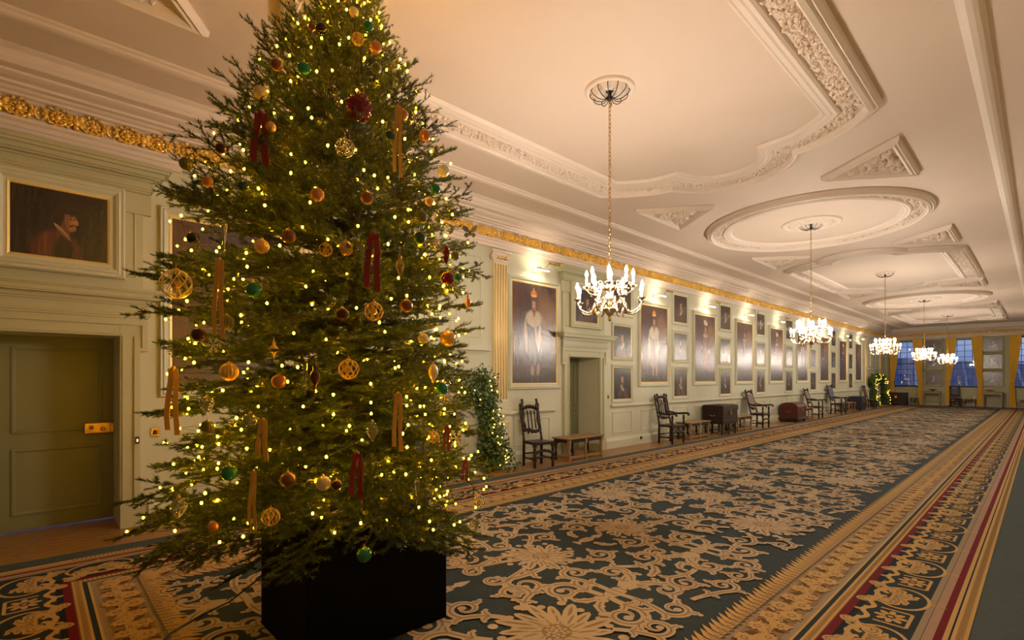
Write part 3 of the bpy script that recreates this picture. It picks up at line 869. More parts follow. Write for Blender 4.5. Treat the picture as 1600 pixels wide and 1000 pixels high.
# ---- border motifs, drawn in (u from outer edge, t along)
BM = Pat()
pm = .82
def bord(h):
    # acanthus in an oval
    n = 28
    ov = [(.385 + .150*math.cos(2*PI*i/n), .24 + .215*math.sin(2*PI*i/n)) for i in range(n+1)]
    h.ribbon(ov, [.022]*(n+1))
    for i in range(7):
        a = -PI/2 + (i-3)*.42
        h.leaf((.44, .24), PI + (i-3)*.36, .17 - abs(i-3)*.016, .058, 1 if i > 3 else -1)
    for s in (-1, 1):
        h.scroll((.47, .24+s*.03), 0 + s*.3, .078, s, 1.3, .046)
        h.scroll((.52, .24+s*.20), -PI/2*s, .05, s, 1.1, .036)
        h.leaf((.53, .24+s*.10), s*.4, .07, .03, s)
    # square with a quatrefoil
    q = .655
    for (x0, y0, x1, y1) in ((.285, q-.125, .285, q+.125), (.285, q-.125, .46, q-.125), (.285, q+.125, .46, q+.125)):
        h.ribbon([(x0, y0), (x1, y1)], [.020, .020])
    for i in range(8):
        a = i*PI/4; h.disc((.385+.058*math.cos(a), q+.068*math.sin(a)), .036, .02, n=8, rot=a)
    h.disc((.385, q), .016, n=8)
    for k in range(4): h.disc((.345+.08*(k % 2), q-.035+.07*(k//2)), .013, n=6)
    # wavy fringe on the inner side
    pts, ws = [], []
    for i in range(40):
        t = i/39*pm; pts.append((.52 + .022*math.sin(2*PI*t/.205), t)); ws.append(.034)
    h.ribbon(pts, ws)
    for k in range(4): h.disc((.535, .1+.205*k), .016, .026, n=8)
    h.disc((.185, .24), .012, .05, layer=0, n=4, rot=PI/2); h.disc((.565, .655), .03, .018, n=6)
bord(BM); BM.clip_layers(1)
RP = Pat()      # rope bands: twisted bars
for k in range(28):
    t = k*pm/28
    RP.ribbon([(.020, t), (.055, t+.006)], [.009, .009], 1); RP.ribbon([(.660, t), (.690, t+.006)], [.009, .009], 1)
FL = Pat()      # garland of roses and the laurel fringe
rr = random.Random(5)
for k in range(120):
    c = (rr.uniform(.805, .985), rr.uniform(0, pm)); a = rr.uniform(0, PI)
    FL.disc(c, rr.uniform(.022, .045), rr.uniform(.012, .022), layer=rr.choice((1, 2, 1, 3)), n=8, rot=a)
for k in range(8):
    c = (.895 + .052*(-1)**k, (k+.5)*pm/8); q = rr.uniform(.9, 1.25)
    for j in range(9):
        a = j*2*PI/9 + k; FL.disc((c[0]+.036*q*math.cos(a), c[1]+.036*q*math.sin(a)), .028*q, .016*q, layer=3, n=8, rot=a)
    FL.disc(c, .024*q, layer=4, n=8); FL.disc(c, .014*q, layer=5, n=6)
    for j in (-1, 1): FL.leaf((c[0]-.03*(-1)**k, c[1]+j*.03), PI*(k % 2)+PI+j*.5, .10, .036, j)
for k in range(14):
    t = k*pm/14; q = 1+.25*(k % 2)
    FL.ribbon([(1.04, t), (1.075, t+.012), (1.11*.5+1.075*.5+.02*q, t+.022), (1.10+.05*q, t+.052), (1.12+.06*q, t+.075)], [.030, .050, .046, .026, .003], 3)
    FL.ribbon([(1.05, t+.004), (1.12, t+.036)], [.010, .004], 4)
    FL.ribbon([(1.02, t+.02), (1.05, t+.034), (1.085, t+.06)], [.012, .030, .003], 4)
FL.m = [{3: 0, 4: 1, 5: 0}.get(q, q) for q in FL.m]
def build_border(P_, name, mats, ls, le):
    V = np.array(P_.v); m = MB()
    def put(fn, lo, hi):
        nrep = int(round((hi-lo)/pm)); sc_ = (hi-lo)/(nrep*pm)
        for k in range(nrep):
            u, t, z = V[:, 0], lo + (V[:, 1] + k*pm)*sc_, V[:, 2]
            x, y = fn(u, t)
            o = len(m.v); m.v.extend(zip(x.tolist(), y.tolist(), z.tolist()))
            m.f.extend(tuple(j+o for j in f) for f in P_.f); m.m.extend(P_.m); m.sm.extend([False]*len(P_.f))
    put(lambda u, t: (HWC-u, t), ls, LEN-ls)
    put(lambda u, t: (-HWC+u, t), ls, LEN-ls)
    put(lambda u, t: (t-HWC, u), le, 2*HWC-le)
    o = m.build(name, mats, carpet); o['kind'] = 'stuff'
build_border(BM, 'acanthus_border_pattern', [M_WGOLD, M_WSHADE], .60, .27)
build_border(RP, 'rope_border_pattern', [M_WBROWN, M_WBROWN], .68, .68)
build_border(FL, 'rose_garland_pattern', [M_WGOLD, M_WSHADE, M_WBROWN], 1.06, .80)
# ================================================================== PAINTINGS
def sm(a, b, x):
    t = np.clip((x-a)/(b-a), 0, 1); return t*t*(3-2*t)
def blob(u, v, c, r, soft=.18, rot=0.0):
    du, dv = u-c[0], v-c[1]
    x = (du*math.cos(rot)+dv*math.sin(rot))/r[0]; y = (-du*math.sin(rot)+dv*math.cos(rot))/r[1]
    return 1 - sm(1-soft, 1+soft, np.sqrt(x*x+y*y))
def mixc(img, a, col): return img*(1-a[..., None]) + np.array(col)*a[..., None]
def noise(u, v, seed, f=3.0):
    r = np.random.RandomState(seed); out = np.zeros_like(u)
    for k in range(7):
        fx, fy = r.uniform(-1, 1, 2)*f*(1+k*.8); out += np.sin(fx*6*u+fy*6*v+r.uniform(0, 6.28))/(1+k*.7)
    return out/2.6
SKIN, SKIN2 = (.46, .24, .14), (.26, .11, .06)
def face(img, u, v, c, s, turn, hair, beard, seed, hat=None):
    img = mixc(img, blob(u, v, (c[0]-turn*.15*s, c[1]+.15*s), (1.15*s, 1.45*s), .25), hair)
    img = mixc(img, blob(u, v, (c[0]-turn*.1*s, c[1]-1.2*s), (.5*s, .7*s), .3), SKIN2)
    img = mixc(img, blob(u, v, c, (.72*s, 1.05*s), .15), SKIN)
    img = mixc(img, blob(u, v, (c[0]-turn*.5*s, c[1]), (.45*s, 1.0*s), .5)*.55, SKIN2)
    for e in (-.27, .27): img = mixc(img, blob(u, v, (c[0]+e*s+turn*.18*s, c[1]+.18*s), (.15*s, .08*s), .4)*.85, (.05, .025, .015))
    img = mixc(img, blob(u, v, (c[0]+turn*.35*s, c[1]-.08*s), (.10*s, .28*s), .5)*.45, SKIN2)
    img = mixc(img, blob(u, v, (c[0]+turn*.18*s, c[1]-.52*s), (.2*s, .06*s), .4)*.7, (.20, .05, .03))
    if beard: img = mixc(img, blob(u, v, (c[0]+turn*.15*s, c[1]-.85*s), (.42*s, .40*s), .35)*.85, hair); img = mixc(img, blob(u, v, (c[0]+turn*.18*s, c[1]-.40*s), (.34*s, .07*s), .4)*.8, hair)
    img = mixc(img, blob(u, v, (c[0]-turn*.1*s, c[1]+1.0*s), (.85*s, .45*s), .3), hair)
    if hat: img = mixc(img, blob(u, v, (c[0], c[1]+1.25*s), (1.2*s, .5*s), .15), hat); img = mixc(img, blob(u, v, (c[0], c[1]+1.55*s), (.75*s, .5*s), .2), hat)
    return img
def full_length(u, v, seed, robe, style):
    r = np.random.RandomState(seed)
    bg = np.array((.050, .022, .016)); img = np.zeros(u.shape+(3,)) + bg
    img *= (1 + .5*noise(u, v, seed, 1.2))[..., None].clip(.25, 2)
    img = mixc(img, blob(u, v, (.55, .72), (.42, .16), .7)*.7, (.26, .13, .05))
    img = mixc(img, sm(-.35, -.75, u)*.7*(.6+.4*np.sin(u*38+3*noise(u, v, seed+3, .8))), (.10, .022, .014))
    img = mixc(img, sm(.24, .05, v), (.055, .035, .03))
    cu = r.uniform(-.08, .08)
    for s in (-1, 1):
        img = mixc(img, blob(u, v, (cu+s*.13+.06, .20), (.075, .17), .25), (.34, .22, .15) if style == 0 else (.08, .05, .05)); img = mixc(img, blob(u, v, (cu+s*.16+.06, .055), (.12, .025), .3), (.05, .03, .02))
    img = mixc(img, blob(u, v, (cu, .43), (.42, .27), .2), robe)
    img = mixc(img, blob(u, v, (cu, .60), (.36, .14), .2), robe)
    fold = (.5+.5*np.sin(u*26+4*v+2*noise(u, v, seed+9, 1.5)))*blob(u, v, (cu, .45), (.40, .27), .3)
    img = mixc(img, fold*.55, tuple(np.array(robe)*.35))
    if style == 0:      # ermine cape and mantle edges
        img = mixc(img, blob(u, v, (cu, .655), (.36, .085), .2), (.50, .42, .30))
        sp = (np.sin(u*60)*np.sin(v*110+u*8) > .80)*blob(u, v, (cu, .655), (.34, .08), .2)
        img = mixc(img, sp*.8, (.05, .03, .02))
        for s in (-1, 1): img = mixc(img, blob(u, v, (cu+s*.30-.05, .47), (.07, .17), .3, -s*.3), (.42, .35, .25))
        img = mixc(img, blob(u, v, (cu+.1, .50), (.05, .14), .3, .35), (.40, .32, .22))
    elif style == 1:    # armour highlights and a sash
        img = mixc(img, blob(u, v, (cu-.08, .60), (.16, .12), .5)*.6, (.22, .20, .18))
        img = mixc(img, blob(u, v, (cu, .56), (.07, .28), .25, .7), (.28, .06, .03))
        img = mixc(img, blob(u, v, (cu, .70), (.22, .03), .3), (.45, .36, .26))
    else:               # fur and chain
        img = mixc(img, blob(u, v, (cu, .64), (.30, .09), .3)*.7, (.22, .13, .06))
        img = mixc(img, blob(u, v, (cu, .58), (.05, .16), .3), (.40, .26, .10))
        img = mixc(img, blob(u, v, (cu, .71), (.16, .03), .3), (.48, .40, .30))
    img = mixc(img, blob(u, v, (cu-.36, .52), (.06, .035), .3), SKIN); img = mixc(img, blob(u, v, (cu+.34, .46), (.06, .035), .3), SKIN)
    s = .105
    uu = u; vv = (v-.79)*1.55
    img = face(img, uu, vv, (cu, 0), s, r.choice((-1, 1)), (.06, .03, .015), style != 1 or seed % 2, seed)
    if style == 0:
        img = mixc(img, blob(u, v, (cu, .905), (.14, .035), .2), (.34, .12, .03)); img = mixc(img, blob(u, v, (cu, .885), (.13, .012), .3), (.50, .30, .08)); img = mixc(img, blob(u, v, (cu, .945), (.02, .02), .3), (.45, .28, .08))
    elif style == 1:
        img = mixc(img, blob(u, v, (cu+.03, .885), (.17, .03), .2), (.42, .36, .28)); img = mixc(img, blob(u, v, (cu-.05, .905), (.14, .035), .4), (.36, .30, .24))
    else: img = mixc(img, blob(u, v, (cu, .89), (.15, .03), .2), (.05, .02, .02))
    return img
def bust(u, v, seed, coat, turn, collar=(.45, .36, .25)):
    r = np.random.RandomState(seed)
    img = np.zeros(u.shape+(3,)) + np.array((.022, .013, .009))
    img *= (1 + .4*noise(u, v, seed, 1.0))[..., None].clip(.4, 1.8)
    cu = r.uniform(-.06, .06)
    img = mixc(img, blob(u, v, (cu-.05*turn, .06), (.62, .36), .2), coat)
    img = mixc(img, (.5+.5*np.sin(u*22+6*v+noise(u, v, seed, 2)))*blob(u, v, (cu, .1), (.55, .30), .3)*.5, tuple(np.array(coat)*.3))
    img = mixc(img, blob(u, v, (cu+.06*turn, .36), (.22, .07), .25, turn*.4), collar)
    img = face(img, u, v, (cu+.04*turn, .62), .165, turn, (.035, .018, .01) if seed % 3 else (.13, .08, .05), seed % 2, seed, hat=(.015, .01, .01) if seed % 4 == 1 else None)
    return img
def canvas_mesh(w, h, nx, nz, fn):
    xs = np.linspace(-w/2, w/2, nx); zs = np.linspace(0, h, nz)
    X, Z = np.meshgrid(xs, zs)
    asp = w/h
    U, V = X/(w/2), Z/h
    img = fn(U, V).clip(0, 1)
    n = nx*nz
    me = bpy.data.meshes.new('canvas')
    co = np.zeros((n, 3), np.float32); co[:, 0] = X.ravel(); co[:, 2] = Z.ravel()
    i, j = np.meshgrid(np.arange(nx-1), np.arange(nz-1)); a = (j*nx+i).ravel()
    Fq = np.stack([a, a+1, a+1+nx, a+nx], 1)
    me.from_pydata(co.tolist(), [], Fq.tolist())
    at = me.color_attributes.new('Col', 'FLOAT_COLOR', 'POINT')
    c4_ = np.ones((n, 4), np.float32); c4_[:, :3] = img.reshape(-1, 3)
    at.data.foreach_set('color', c4_.ravel())
    return me
def painting(w, h, loc, rz, fn, label, nx=40, nz=44, fw=.10, frame_mat=None, group=None, slip=.022, cat='painting', dep=.05):
    """canvas w x h whose lower edge is at loc; moulded frame and gilt slip"""
    e = empty('framed_portrait', loc, rz)
    tag(e, label, cat, group)
    c = mk('canvas', canvas_mesh(w, h, nx, nz, fn), M_CANVAS, e, (0, -.012, 0))
    MB().box((-w/2-.01, -.011, -.01), (w/2+.01, 0, h+.01)).build('stretcher', M_OAK, e)
    fr = [(0, 0), (.0, dep*.5), (fw*.12, dep*.9), (fw*.3, dep*.75), (fw*.42, dep), (fw*.62, dep*.8), (fw*.8, dep*.45), (fw, dep*.4), (fw, 0)]
    MB().rectframe(-w/2-slip-fw, w/2+slip+fw, -slip-fw, h+slip+fw, fr).build('frame', frame_mat or M_SAGE, e)
    MB().rectframe(-w/2-slip, w/2+slip, -slip, h+slip, [(0, 0), (0, dep*.5), (slip*.5, dep*.42), (slip, dep*.3), (slip, 0)]).build('gilt_slip', M_GILT, e)
    return e

ORD = ['first', 'second', 'third', 'fourth', 'fifth', 'sixth', 'seventh', 'eighth']
painting(1.22, 1.90, (XL+.001, 7.06, 1.51), ROT_L, lambda u, v: full_length(u, v, 11, (.045, .025, .030), 0), 'tall portrait of a crowned figure in ermine robes between pilaster and doorway', 110, 170)
painting(1.22, 1.90, (XL+.001, 1.75, 1.51), ROT_L, lambda u, v: full_length(u, v, 23, (.06, .02, .02), 2), 'tall portrait mostly hidden behind the decorated tree', 60, 90)
robes = [((.17, .10, .05), 0), ((.16, .045, .03), 1), ((.05, .03, .03), 2), ((.09, .045, .03), 1), ((.05, .035, .04), 0), ((.07, .04, .035), 2), ((.035, .03, .10), 1), ((.06, .03, .02), 2)]
BIGLAB = ['tall portrait of a robed crowned figure, %s tall canvas right of the doorway', 'tall portrait of a white-plumed figure, %s tall canvas right of the doorway', 'tall portrait of a dark figure, %s tall canvas right of the doorway', 'tall portrait with bright glare, %s tall canvas right of the doorway', 'tall glazed-looking portrait, %s tall canvas right of the doorway', 'tall brown portrait, %s tall canvas right of the doorway', 'tall bluish portrait, %s tall canvas right of the doorway', 'tall dark portrait nearest the far pilaster, %s right of the doorway']
for i, y in enumerate(BIG):
    rb, st = robes[i]
    nn = (84, 130) if i < 3 else (44, 66)
    painting(1.25, 1.90, (XL+.001, y, 1.51), ROT_L, (lambda rb, st, i: lambda u, v: full_length(u, v, 31+i*5, rb, st))(rb, st, i), BIGLAB[i] % ORD[i], *nn, group='tall portraits on the long wall')
ROWS = [(3.12, 'top'), (2.10, 'middle'), (1.12, 'bottom')]
coats = [(.10, .06, .045), (.05, .03, .03), (.16, .14, .12), (.07, .05, .04), (.09, .03, .02), (.04, .035, .04)]
k = 0
for i, y in enumerate([10.02] + SMALL):
    for z, nm in ROWS:
        k += 1
        where = 'in the column beside the doorway' if i == 0 else 'in the column between the %s and %s tall canvases' % (ORD[i-1], ORD[i])
        painting(.69, .71, (XL+.001, y, z), ROT_L, (lambda k: lambda u, v: bust(u, v, 100+k*3, coats[k % 6], 1 if k % 3 else -1))(k), 'small dark bust portrait, %s one %s' % (nm, where), *((56, 60) if i < 3 else (26, 28)), fw=.075, slip=.012, group='small portraits in columns of three', dep=.035)
# over the doors
def bust_side(u, v):
    img = np.zeros(u.shape+(3,)) + np.array((.010, .0065, .0055))
    img *= (1+.3*noise(u, v, 5, 1))[..., None]
    img = mixc(img, blob(u, v, (-.10, .08), (.50, .32), .2), (.13, .035, .016))
    img = mixc(img, blob(u, v, (.08, .02), (.24, .32), .3), (.012, .008, .007))
    img = mixc(img, (.5+.5*np.sin(u*20-5*v))*blob(u, v, (-.2, .12), (.42, .28), .3)*.5, (.04, .012, .008))
    hair, skin, shade = (.020, .010, .006), (.34, .14, .06), (.13, .045, .02)
    img = mixc(img, blob(u, v, (.10, .64), (.22, .215), .15), hair)                       # hair mass
    img = mixc(img, blob(u, v, (.10, .44), (.10, .13), .2), shade)                        # neck
    img = mixc(img, blob(u, v, (.02, .405), (.19, .030), .2, -.55), (.40, .26, .13))     # collar
    img = mixc(img, blob(u, v, (.05, .375), (.19, .022), .2, -.55), (.22, .12, .05))
    img = mixc(img, blob(u, v, (.205, .575), (.125, .155), .12), skin)                    # face turned to the right
    img = mixc(img, blob(u, v, (.24, .50), (.085, .085), .2), skin)
    img = mixc(img, blob(u, v, (.335, .565), (.030, .050), .25, .5), skin)                # nose
    img = mixc(img, blob(u, v, (.305, .60), (.016, .060), .4, .15)*.7, (.46, .22, .10))
    img = mixc(img, blob(u, v, (.12, .55), (.070, .15), .5)*.75, shade)                   # cheek in shade
    img = mixc(img, blob(u, v, (.20, .70), (.15, .045), .3, -.1), hair)
    for c, w in (((.205, .605), .034), ((.292, .607), .024)):
        img = mixc(img, blob(u, v, c, (w*1.2, .020), .5)*.6, shade); img = mixc(img, blob(u, v, c, (w*.55, .012), .3), (.012, .007, .005))
        img = mixc(img, blob(u, v, (c[0], c[1]+.036), (w*1.25, .009), .4, .15)*.85, hair)
    img = mixc(img, blob(u, v, (.225, .503), (.052, .013), .35, .30), hair); img = mixc(img, blob(u, v, (.305, .505), (.040, .012), .35, -.30), hair)
    img = mixc(img, blob(u, v, (.268, .480), (.030, .011), .4), (.22, .05, .03)); img = mixc(img, blob(u, v, (.262, .435), (.030, .016), .4)*.6, shade)
    return img
painting(.72, .66, (XL+.053, .20, 2.80), ROT_L, bust_side, 'dark portrait of a moustached man in red, over the first door', 170, 156, fw=.13, slip=.02, dep=.06)
painting(.74, .68, (XL+.053, 8.60, 2.80), ROT_L, lambda u, v: bust(u, v, 77, (.10, .05, .04), 1), 'dark portrait set over the recessed doorway, behind the nearest chandelier', 50, 50, fw=.12, slip=.02, dep=.06)
# end wall: two columns of three
for xi, (x, nm) in enumerate(((-4.47, 'left'), (-1.93, 'right'))):
    for zi, (z, rn) in enumerate(((3.12, 'top'), (2.15, 'middle'), (1.20, 'bottom'))):
        painting(.74, .74, (x, Y1-.001, z), 0, (lambda s: lambda u, v: bust(u, v, s, (.10, .06, .05), 1))(200+xi*9+zi*3), '%s brown portrait in the %s stack between the far windows' % (rn, nm), 24, 24, fw=.075, slip=.02, frame_mat=M_ENDW, group='portraits between the far windows', dep=.045)

# ---- picture lights
def picture_light(y, z, label):
    e = empty('picture_light', (XL, y, z), ROT_L); tag(e, label, 'lamp', 'picture lights over the tall portraits')
    MB().box((-.05, -.018, -.03), (.05, 0, .06)).build('wall_plate', M_SAGE, e)
    MB().lathe([(.016, -.18), (.017, -.17), (.017, .17), (.016, .18)], 10, (0, -.24, .0), axis='x').build('lamp_bar', M_WHITE, e)
    MB().box((-.165, -.232, -.0195), (.165, -.212, -.0165)).build('lamp_tube', M_PICT, e)
    MB().tube([(0, -.015, .02), (.03, -.12, .07), (.0, -.235, .01)], .006, 6).build('arm', M_BRASS, e)
    MB().lathe([(.018, .10), (.02, .11), (.02, .38), (.016, .40)], 10, (.0, -.30, .12), axis='x').build('brass_tube', M_BRASS, e)
    MB().tube([(.0, -.24, .0), (.12, -.30, .12)], .005, 6).build('strut', M_BRASS, e)
picture_light(7.06, 3.68, 'brass picture light above the crowned portrait beside the pilaster')
for i, y in enumerate(BIG): picture_light(y, 3.68, 'brass picture light above the %s tall canvas right of the doorway' % ORD[i])

# ================================================================== FIREPLACES with garlands
def leaf_spray(seed, n=26, R=.13, ls=.055):
    rnd = random.Random(seed); m = MB()
    for k in range(n):
        d = Vector((rnd.gauss(0, 1), rnd.gauss(0, 1), rnd.gauss(0, 1))).normalized()
        p = d*R*rnd.uniform(.35, 1.0)
        u = d.orthogonal().normalized(); u.rotate(Matrix.Rotation(rnd.uniform(0, 6.28), 3, d)); w = d.cross(u)
        L, W = ls*rnd.uniform(.8, 1.4), ls*.38
        a = (d*.6+u*.8).normalized()
        pts = [p, p+a*L*.5+w*W, p+a*L-d*L*.12, p+a*L*.5-w*W, p+a*L*.5+d*L*.10]
        m.add([tuple(q) for q in pts], [(0,4,1), (1,4,2), (2,4,3), (3,4,0)])
    return m.mesh('leaf_spray')
SPRAY = [leaf_spray(s) for s in (1, 2, 3, 4)]
BULBG = MB().ball((0, 0, 0), .0075, 8, 6).mesh('bulb')
BULBG.materials.append(M_FAIRYG)
def fireplace(y, label, glabel, near):
    e = empty('fireplace', (XL, y, 0), ROT_L); tag(e, label, 'fireplace')
    m = MB()
    for s in (-1, 1): m = MB(); m.box((s*.75, -.16, 0), (s*1.08, 0, 1.28)); m.box((s*.72, -.19, 0), (s*1.11, 0, .16)); m.box((s*.80, -.175, .25), (s*1.02, 0, 1.2)); m.build('jamb', M_STONE, e)
    m = MB(); m.box((-1.08, -.16, 1.05), (1.08, 0, 1.28)); m.box((-.25, -.18, 1.07), (.25, 0, 1.26)); m.build('lintel', M_STONE, e)
    m = MB(); m.box((-1.12, -.20, 1.28), (1.12, 0, 1.31)); m.box((-1.18, -.27, 1.31), (1.18, 0, 1.36)); m.build('mantel_shelf', M_STONE, e)
    m = MB(); m.box((-.75, -.012, .02), (.75, -.002, 1.05)); m.build('firebox', M_HEARTH, e)
    m = MB(); m.box((-1.0, -.55, .010), (1.0, -.2, .03)); m.build('hearth_slab', M_STONE, e)
    m = MB()
    for (a, z0, z1) in ((.03, 2.02, 2.05), (.06, 2.05, 2.08), (.13, 2.08, 2.13), (.05, 2.13, 2.16)): m.box((-1.38-a*.5, -a, z0), (1.38+a*.5, 0, z1))
    m.build('upper_ledge', M_SAGE, e)
    for (a, b) in ((-1.32, -.75), (.75, 1.32)): MB().rectframe(a, b, 2.3, 3.75, [(0,0),(.006,.012),(.03,.014),(.045,0)]).build('panel_moulding', M_SAGE, e)
    MB().rectframe(-.68, .68, 2.26, 3.78, [(0,0),(.006,.02),(.04,.03),(.07,.006),(.08,0)]).build('overmantel_moulding', M_SAGE, e)
    g = empty('mantel_garland', (XL, y, 0), ROT_L); tag(g, glabel, 'garland')
    rnd = random.Random(int(y*7))
    path = []
    for s in (-1, 1):
        for k in range(26):
            t = k/25
            path.append((s*(1.28+.10*rnd.uniform(-1, 1)+.10*(1-t)**3), -.22-.16*(1-t)**2+rnd.uniform(-.05, .05), .10+t*1.60, .9+.5*(1-t)**2))
    for k in range(30): path.append((-1.28+2.56*k/29, -.24+rnd.uniform(-.05, .05), 1.50+.20*math.cos((k/29-.5)*7)+rnd.uniform(-.05, .05), 1.0))
    for (px_, py_, pz_, q) in path:
        for r in range(3):
            o = mk('leaf_spray', rnd.choice(SPRAY), M_LEAF, g, (px_+rnd.uniform(-.17, .17), py_+rnd.uniform(-.08, .08), max(.12, pz_+rnd.uniform(-.05, .05))))
            o.rotation_euler = (rnd.uniform(0, 6), rnd.uniform(0, 6), rnd.uniform(0, 6)); o.scale = (q*1.15,)*3; o['kind'] = 'stuff'
    for k in range(80 if near else 60):
        px_, py_, pz_, q = rnd.choice(path)
        o = mk('fairy_bulb', BULBG, M_FAIRYG, g, (px_+rnd.uniform(-.14, .14), py_-rnd.uniform(.12, .27), max(.05, pz_+rnd.uniform(-.1, .1))))
    return e
fireplace(FP[0], 'sage stone fireplace with a moulded ledge, behind the big tree', 'leafy lit garland hanging down the near fireplace, right of the tree', True)
fireplace(FP[1], 'far fireplace between pilasters at the end of the long wall', 'leafy lit garland draped round the far fireplace', False)

# ================================================================== FURNITURE along the wall
def turned(m, p0, p1, r, beads=5, n=8):
    """turned baluster post between two points"""
    pts, rs = [], []
    N = beads*4
    for i in range(N+1):
        t = i/N; pts.append(tuple(p0[k]+(p1[k]-p0[k])*t for k in range(3))); rs.append(r*(.72+.28*abs(math.sin(PI*beads*t))))
    return m.tube(pts, rs, n)
def make_chair(arms, back, W=.52, D=.48, SH=.46, BH=1.28, lean=.16):
    e = empty('carved_armchair' if arms else 'carved_side_chair')
    mw = M_WALNUT
    m = MB(); m.cbox((-W/2, -D/2, SH-.05), (W/2, D/2, SH), .012); m.build('seat', mw, e)
    if back != 'slats': MB().cbox((-W/2+.03, -D/2+.03, SH), (W/2-.03, D/2-.05, SH+.025), .012).build('seat_cushion', M_BLUEF if back == 'blue' else M_CANE, e)
    for sx in (-1, 1):
        x = sx*(W/2-.025)
        m = MB(); turned(m, (x, -D/2+.03, 0), (x, -D/2+.03, SH if not arms else .70), .028, 5); m.cbox((x-.03, -D/2, .12), (x+.03, -D/2+.06, .19), .005); m.cbox((x-.03, -D/2, SH-.09), (x+.03, -D/2+.06, SH), .005); m.build('leg', mw, e)
        m = MB(); m.tube([(x, D/2-.02, 0), (x, D/2-.03, SH), (x, D/2-.03, SH+.02)], .026, 8); m.build('leg', mw, e)
        m = MB(); turned(m, (x, D/2-.03, SH), (x, D/2-.03+lean, BH-.05), .025, 8); m.lathe([(.018, 0), (.028, .02), (.022, .045), (.006, .075)], 8, (x, D/2-.03+lean, BH-.05)); m.build('back_post', mw, e)
        m = MB(); m.tube([(x, -D/2+.03, .15), (x, D/2-.02, .15)], .016, 6); m.build('side_stretcher', mw, e)
        if arms:
            m = MB(); m.tube([(x, D/2+.03, .76), (x*1.04, 0, .72), (x*1.08, -D/2-.02, .74), (x*1.08, -D/2-.09, .73), (x*1.08, -D/2-.10, .695), (x*1.08, -D/2-.07, .685)], [.022, .024, .026, .028, .024, .014], 8); m.build('arm', mw, e)
    # carved front stretcher
    m = MB(); pts = [(-W/2+.03+(W-.06)*t/12, -D/2+.03, .26+.045*math.sin(PI*t/12)) for t in range(13)]; m.tube(pts, [.018+.014*abs(math.sin(t*1.2)) for t in range(13)], 6)
    for k in range(5): m.ball((-W*.25+W*.125*k, -D/2+.03, .305-.01*abs(k-2)), .022, 8, 6)
    m.build('front_stretcher', mw, e)
    MB().tube([(-W/2+.03, 0, .15), (W/2-.03, 0, .15)], .016, 6).build('cross_stretcher', mw, e)
    MB().tube([(-W/2+.03, D/2-.02, .22), (W/2-.03, D/2-.02, .22)], .016, 6).build('back_stretcher', mw, e)
    yb = lambda z: D/2-.03 + lean*(z-SH)/(BH-.05-SH)
    # crest rail with carving
    m = MB(); z = BH-.10
    m.tube([(-W/2+.04+(W-.08)*t/10, yb(z), z+.05*math.sin(PI*t/10)) for t in range(11)], [.03+.012*(t % 2) for t in range(11)], 6)
    for k in range(5): m.ball((-.14+.07*k, yb(z)-.015, z+.055-.012*abs(k-2)), .032, 8, 6)
    m.build('crest_rail', mw, e)
    m = MB(); z = SH+.17; m.tube([(-W/2+.04+(W-.08)*t/8, yb(z), z+.02*math.sin(PI*t/4)) for t in range(9)], [.026+.01*(t % 2) for t in range(9)], 6)
    for k in range(3): m.ball((-.08+.08*k, yb(z)-.01, z-.03), .028, 8, 6)
    m.build('lower_rail', mw, e)
    if back == 'slats':
        for k, x in enumerate((-.15, -.055, .02, .10, .17)):
            if k in (0, 4): m = MB(); m.tube([(x+.015*math.sin(t*1.3), yb(SH+.2+t*.046), SH+.2+t*.046) for t in range(13)], [.02+.012*abs(math.sin(t*.9)) for t in range(13)], 6); m.build('carved_splat', mw, e)
            else: MB().tube([(x, yb(SH+.2), SH+.2), (x, yb(BH-.12), BH-.12)], .013, 6).build('slat', mw, e)
    else:
        z0, z1 = SH+.19, BH-.13
        m = MB(); q = [(-W/2+.08, z0), (W/2-.08, z0), (W/2-.08, z1), (-W/2+.08, z1)]
        m.add([(x, yb(z_)-.02, z_) for x, z_ in q] + [(x, yb(z_)+.012, z_) for x, z_ in q], [(0,1,2,3), (7,6,5,4), (0,4,5,1), (1,5,6,2), (2,6,7,3), (3,7,4,0)]); m.build('back_panel', M_BLUEF if back == 'blue' else M_CANE, e)
        for s in (-1, 1):
            x = s*(W/2-.075); MB().tube([(x, yb(z0+(z1-z0)*t/10), z0+(z1-z0)*t/10) for t in range(11)], [.014+.01*(t % 2) for t in range(11)], 6).build('carved_splat', mw, e)
    return e
def place(o, x, y, rz, label, cat, group=None):
    o.location = (x, y, 0.0); o.rotation_euler = (0, 0, rz)
    tag(o, label, cat, group); return o
place(make_chair(False, 'slats', W=.44, D=.42, BH=1.12, lean=.13), -6.34, 6.68, ROT_L-.22, 'carved dark high-back side chair below the crowned portrait', 'chair', 'carved chairs along the wall')
place(make_chair(True, 'slats', W=.56, D=.42, BH=1.18, lean=.13), -6.33, 11.45, ROT_L-.05, 'carved slat-back armchair nearest the doorway', 'chair', 'carved chairs along the wall')
place(make_chair(True, 'cane', W=.56, D=.42, BH=1.22, lean=.18), -6.31, 17.05, ROT_L, 'cane-back armchair between the black trunk and the red chest', 'chair', 'carved chairs along the wall')
place(make_chair(True, 'cane', W=.54, D=.42, BH=1.18, lean=.18), -6.31, 22.85, ROT_L, 'cane-back armchair just past the red domed chest', 'chair', 'carved chairs along the wall')
place(make_chair(True, 'blue', W=.72, D=.46, BH=1.30, lean=.16), -6.33, 26.2, ROT_L, 'large blue-backed armchair near the far end of the wall', 'chair', 'carved chairs along the wall')
place(make_chair(False, 'cane', W=.50, D=.42, BH=1.20, lean=.18), -6.31, 32.4, ROT_L, 'dark side chair before the far pilaster, last along the wall', 'chair', 'carved chairs along the wall')
